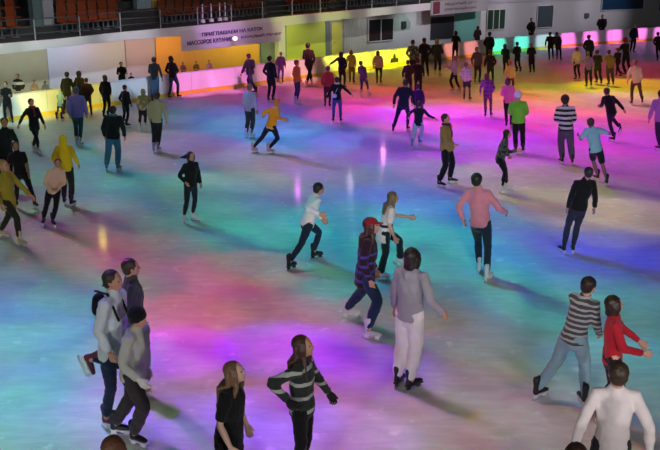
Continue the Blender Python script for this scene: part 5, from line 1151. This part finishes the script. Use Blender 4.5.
EXTRA = [
(-8, -12, 4.8, -1, 14, 1.0, 4000, (1, 0.96, 0.95), 1.2, 0.6, 0.5),  # white frontal group: unseen fill added behind the camera to brighten people
(12, -10, 4.8, 6, 18, 1.0, 4000, (1, 0.96, 0.95), 1.2, 0.6, 0.5),
(2, -4, 5.6, 5, 44, 1.2, 3200, (1, 0.95, 0.95), 0.7, 0.8, 0.5),
(-8.48, 24.45, 5.0, -11.12, 31.05, 0.7, 1950, (0.7, 1, 0.92), 0.35, 0.6, 0.15),
(-7.59, 25.53, 5.0, -10.23, 32.13, 0.7, 2990, (1, 0.92, 0.13), 0.3, 0.6, 0.15),
(-6.32, 27.16, 5.0, -8.96, 33.76, 0.5, 2340, (1, 0.88, 0.1), 0.22, 0.6, 0.15),
(-5.81, 28.7, 5.0, -8.45, 35.3, 0.7, 1560, (0.55, 0.75, 1), 0.2, 0.6, 0.15),
(-4.79, 29.52, 5.0, -7.43, 36.12, 0.7, 1950, (0.6, 0.75, 1), 0.22, 0.6, 0.15),
(-3.24, 31.27, 5.0, -5.88, 37.87, 0.6, 3380, (1, 0.25, 0.75), 0.3, 0.6, 0.15),
(-1.61, 32.53, 5.0, -4.25, 39.13, 0.6, 3380, (1, 0.25, 0.75), 0.3, 0.6, 0.15),
(0.11, 34.95, 5.0, -2.53, 41.55, 0.5, 2210, (1, 0.35, 0.6), 0.3, 0.6, 0.15),
(1.23, 36.07, 5.0, -1.41, 42.67, 0.4, 3900, (1, 0.42, 0.4), 0.25, 0.6, 0.15),
(-1.55, 33.19, 7, -4.19, 39.79, 3.6, 2470, (0.8, 0.4, 1), 0.35, 1.0, 0.15),
(2.64, 38.94, 5.0, 0.0, 45.54, 1.0, 5200, (0.95, 1, 0.08), 0.3, 0.6, 0.15),
(4.18, 39.83, 5.0, 1.54, 46.43, 0.6, 5850, (1, 1, 0.05), 0.25, 0.6, 0.15),
(5.54, 41.23, 5.0, 2.9, 47.83, 0.55, 7280, (1, 0.98, 0.03), 0.22, 0.6, 0.15),
(6.67, 42.21, 5.0, 4.03, 48.81, 0.5, 5200, (1, 0.98, 0.03), 0.2, 0.6, 0.15),
(9.45, 45.97, 5.0, 6.81, 52.57, 0.5, 3380, (1, 0.3, 0.25), 0.18, 0.6, 0.15),
(10.9, 47.14, 5.0, 8.26, 53.74, 0.5, 3380, (1, 0.3, 0.28), 0.18, 0.6, 0.15),
(13.0, 49.01, 5.0, 10.36, 55.61, 0.6, 4290, (0.1, 1, 0.7), 0.2, 0.6, 0.15),
(14.63, 51.01, 5.0, 11.99, 57.61, 0.6, 3900, (0.12, 1, 0.8), 0.2, 0.6, 0.15),
(16.53, 52.42, 5.0, 13.89, 59.02, 0.5, 2860, (0.55, 0.85, 0.9), 0.25, 0.6, 0.15),
(18.39, 53.9, 5.0, 15.75, 60.5, 0.45, 4420, (1, 0.22, 0.8), 0.22, 0.6, 0.15),
(20.28, 55.45, 5.0, 17.64, 62.05, 0.45, 4420, (1, 0.22, 0.8), 0.22, 0.6, 0.15),
(22.26, 57.09, 5.0, 19.62, 63.69, 0.45, 4420, (1, 0.22, 0.8), 0.22, 0.6, 0.15),
(24.43, 58.81, 5.0, 21.79, 65.41, 0.45, 4420, (1, 0.22, 0.8), 0.22, 0.6, 0.15),
(26.53, 59.7, 5.0, 23.89, 66.3, 0.45, 4420, (1, 0.22, 0.8), 0.22, 0.6, 0.15),
(-8.48, 24.45, 7, -11.12, 31.05, 3.5, 2730, (0.85, 1, 0.9), 0.34, 1.0, 0.15),  # high wash group: unseen lights added to brighten fascia and right wall
(-6.95, 26.44, 7, -9.59, 33.04, 3.5, 2730, (0.85, 0.95, 0.95), 0.34, 1.0, 0.15),
(-4.93, 29.24, 7, -7.57, 35.84, 3.5, 2600, (0.85, 0.85, 1), 0.34, 1.0, 0.15),
(1.44, 36.86, 7, -1.2, 43.46, 3.5, 2210, (0.9, 1, 0.25), 0.28, 1.0, 0.15),
(3.65, 39.38, 7, 1.01, 45.98, 3.5, 2470, (0.95, 1, 0.35), 0.3, 1.0, 0.15),
(6.4, 42.21, 7, 3.76, 48.81, 3.5, 1950, (0.95, 0.95, 0.8), 0.3, 1.0, 0.15),
(8.86, 44.84, 7, 6.22, 51.44, 4.1, 2730, (0.95, 0.86, 1), 0.55, 1.0, 0.15),
(11.58, 47.75, 7, 8.94, 54.35, 4.1, 2730, (0.95, 0.86, 1), 0.55, 1.0, 0.15),
(14.63, 51.01, 7, 11.99, 57.61, 4.1, 2730, (0.95, 0.86, 1), 0.55, 1.0, 0.15),
(17.68, 53.15, 7, 15.04, 59.75, 4.1, 2730, (0.95, 0.86, 1), 0.55, 1.0, 0.15),
(21.19, 56.26, 7, 18.55, 62.86, 4.1, 2730, (0.95, 0.86, 1), 0.55, 1.0, 0.15),
(24.78, 58.81, 7, 22.14, 65.41, 4.1, 2730, (0.95, 0.86, 1), 0.55, 1.0, 0.15),
(-14.18, 32.05, 2.1, -15.04, 32.87, 0.9, 34, (1, 0.98, 0.7), 2.4, 0.6, 0.1),  # low group under the overhang: unseen lights added to brighten the wall
(-13.42, 33.25, 2.1, -14.29, 34.08, 0.9, 34, (1, 0.98, 0.7), 2.4, 0.6, 0.1),
(-12.53, 34.33, 2.1, -13.4, 35.16, 0.9, 34, (0.95, 1, 0.9), 2.4, 0.6, 0.1),
(-11.66, 35.49, 2.1, -12.52, 36.31, 0.9, 44, (0.85, 0.95, 1), 2.4, 0.6, 0.1),
(-10.84, 36.72, 2.1, -11.7, 37.55, 0.9, 44, (0.85, 0.93, 1), 2.4, 0.6, 0.1),
(-9.96, 38.05, 2.1, -10.82, 38.88, 0.9, 44, (0.95, 0.8, 1), 2.4, 0.6, 0.1),
(-8.79, 39.18, 2.1, -9.66, 40.01, 0.9, 60, (1, 0.66, 0.4), 2.4, 0.6, 0.1),
(-7.62, 40.54, 2.1, -8.48, 41.37, 0.9, 60, (1, 0.66, 0.4), 2.4, 0.6, 0.1),
(-6.36, 42.0, 2.1, -7.22, 42.83, 0.9, 60, (1, 0.66, 0.4), 2.4, 0.6, 0.1),
(-4.97, 43.76, 2.1, -5.83, 44.58, 0.9, 26, (0.9, 0.8, 0.8), 2.4, 0.6, 0.1),
(-3.72, 44.88, 2.1, -4.58, 45.71, 0.9, 80, (1, 1, 0.25), 2.4, 0.6, 0.1),
(-2.3, 46.48, 2.1, -3.17, 47.3, 0.9, 80, (1, 1, 0.25), 2.4, 0.6, 0.1),
(-0.99, 48.19, 2.25, -1.85, 49.02, 0.9, 50, (0.95, 1, 0.7), 2.4, 0.6, 0.1),
(0.99, 50.52, 2.25, 0.13, 51.35, 0.9, 40, (1, 0.95, 1), 2.4, 0.6, 0.1),
(2.95, 52.56, 2.25, 2.09, 53.39, 0.9, 30, (1, 0.95, 1), 2.4, 0.6, 0.1),
(5.57, 55.36, 2.25, 4.71, 56.18, 0.9, 50, (0.7, 1, 0.9), 2.4, 0.6, 0.1),
(-8.34, 28.69, 8.5, -13.74, 34.29, 3.2, 480, (1, 0.95, 0.9), 0.7, 0.8, 0.2),  # stand group: unseen fill added to brighten seats and tiers
(-6.04, 31.51, 8.5, -11.44, 37.11, 3.2, 480, (1, 0.95, 0.9), 0.7, 0.8, 0.2),
(-3.0, 34.27, 8.5, -8.4, 39.87, 3.2, 480, (1, 0.95, 0.9), 0.7, 0.8, 0.2),
(-0.09, 36.79, 8.5, -5.49, 42.39, 3.2, 480, (1, 0.95, 0.9), 0.7, 0.8, 0.2),
(3.0, 40.46, 8.5, -2.4, 46.06, 3.2, 480, (1, 0.95, 0.9), 0.7, 0.8, 0.2),
(6.76, 45.81, 8.5, 1.36, 51.41, 3.2, 480, (1, 0.95, 0.9), 0.7, 0.8, 0.2),
(-10.15, 38.46, 6.6, -4.47, 16.95, 0, 110, (1, 0.75, 0.12), 0.12, 1.0, 0.1),
(-1.63, 44.54, 5.8, -0.77, 21.05, 0, 120, (0.9, 0.15, 1), 0.12, 1.0, 0.1),
(3.11, 51.88, 5.5, 1.51, 25.21, 0, 150, (1, 0.35, 0.8), 0.12, 1.0, 0.1),
(1.03, 45.24, 5.6, 0.5, 21.78, 0, 60, (0.9, 0.8, 1), 0.12, 1.0, 0.1),
]
# ------------------------------------------------------------------ stage spotlights over the rink, then hall spots and added fills
w = bpy.data.worlds.new('hall'); SC.world = w; w.use_nodes = True
w.node_tree.nodes['Background'].inputs[0].default_value = (*AMB, 1); w.node_tree.nodes['Background'].inputs[1].default_value = 1.0
def spot(name, loc, aim, power, colr, ang, blend=.5, r=.12):
    L = bpy.data.lights.new(name, 'SPOT'); L.energy = power; L.color = colr; L.spot_size = ang; L.spot_blend = blend; L.shadow_soft_size = r
    o = bpy.data.objects.new(name, L); COL.objects.link(o); o.location = loc
    o.rotation_euler = (V(aim)-V(loc)).to_track_quat('-Z', 'Y').to_euler(); return o
for x, y, lx, ly, lz, ang, bl, r, g, b in SPOTS:
    pw = max(r, g, b)
    if pw > .5: spot('stage_spotlight', (lx, ly, lz), (x, y, 0), pw, (r/pw, g/pw, b/pw), ang, bl, .14)
for lx, ly, lz, ax, ay, az, pw, c, ang, bl, rr in EXTRA:  # coloured board and glint lamps, plus the added unseen fills
    spot('hall_and_fill_spot', (lx, ly, lz), (ax, ay, az), pw, c, ang, bl, rr)
SC.view_settings.view_transform = 'Standard'; SC.view_settings.look = 'None'; SC.view_settings.exposure = 0; SC.view_settings.gamma = 1
SC.view_settings.use_curve_mapping = False
SC.cycles.use_denoising = True
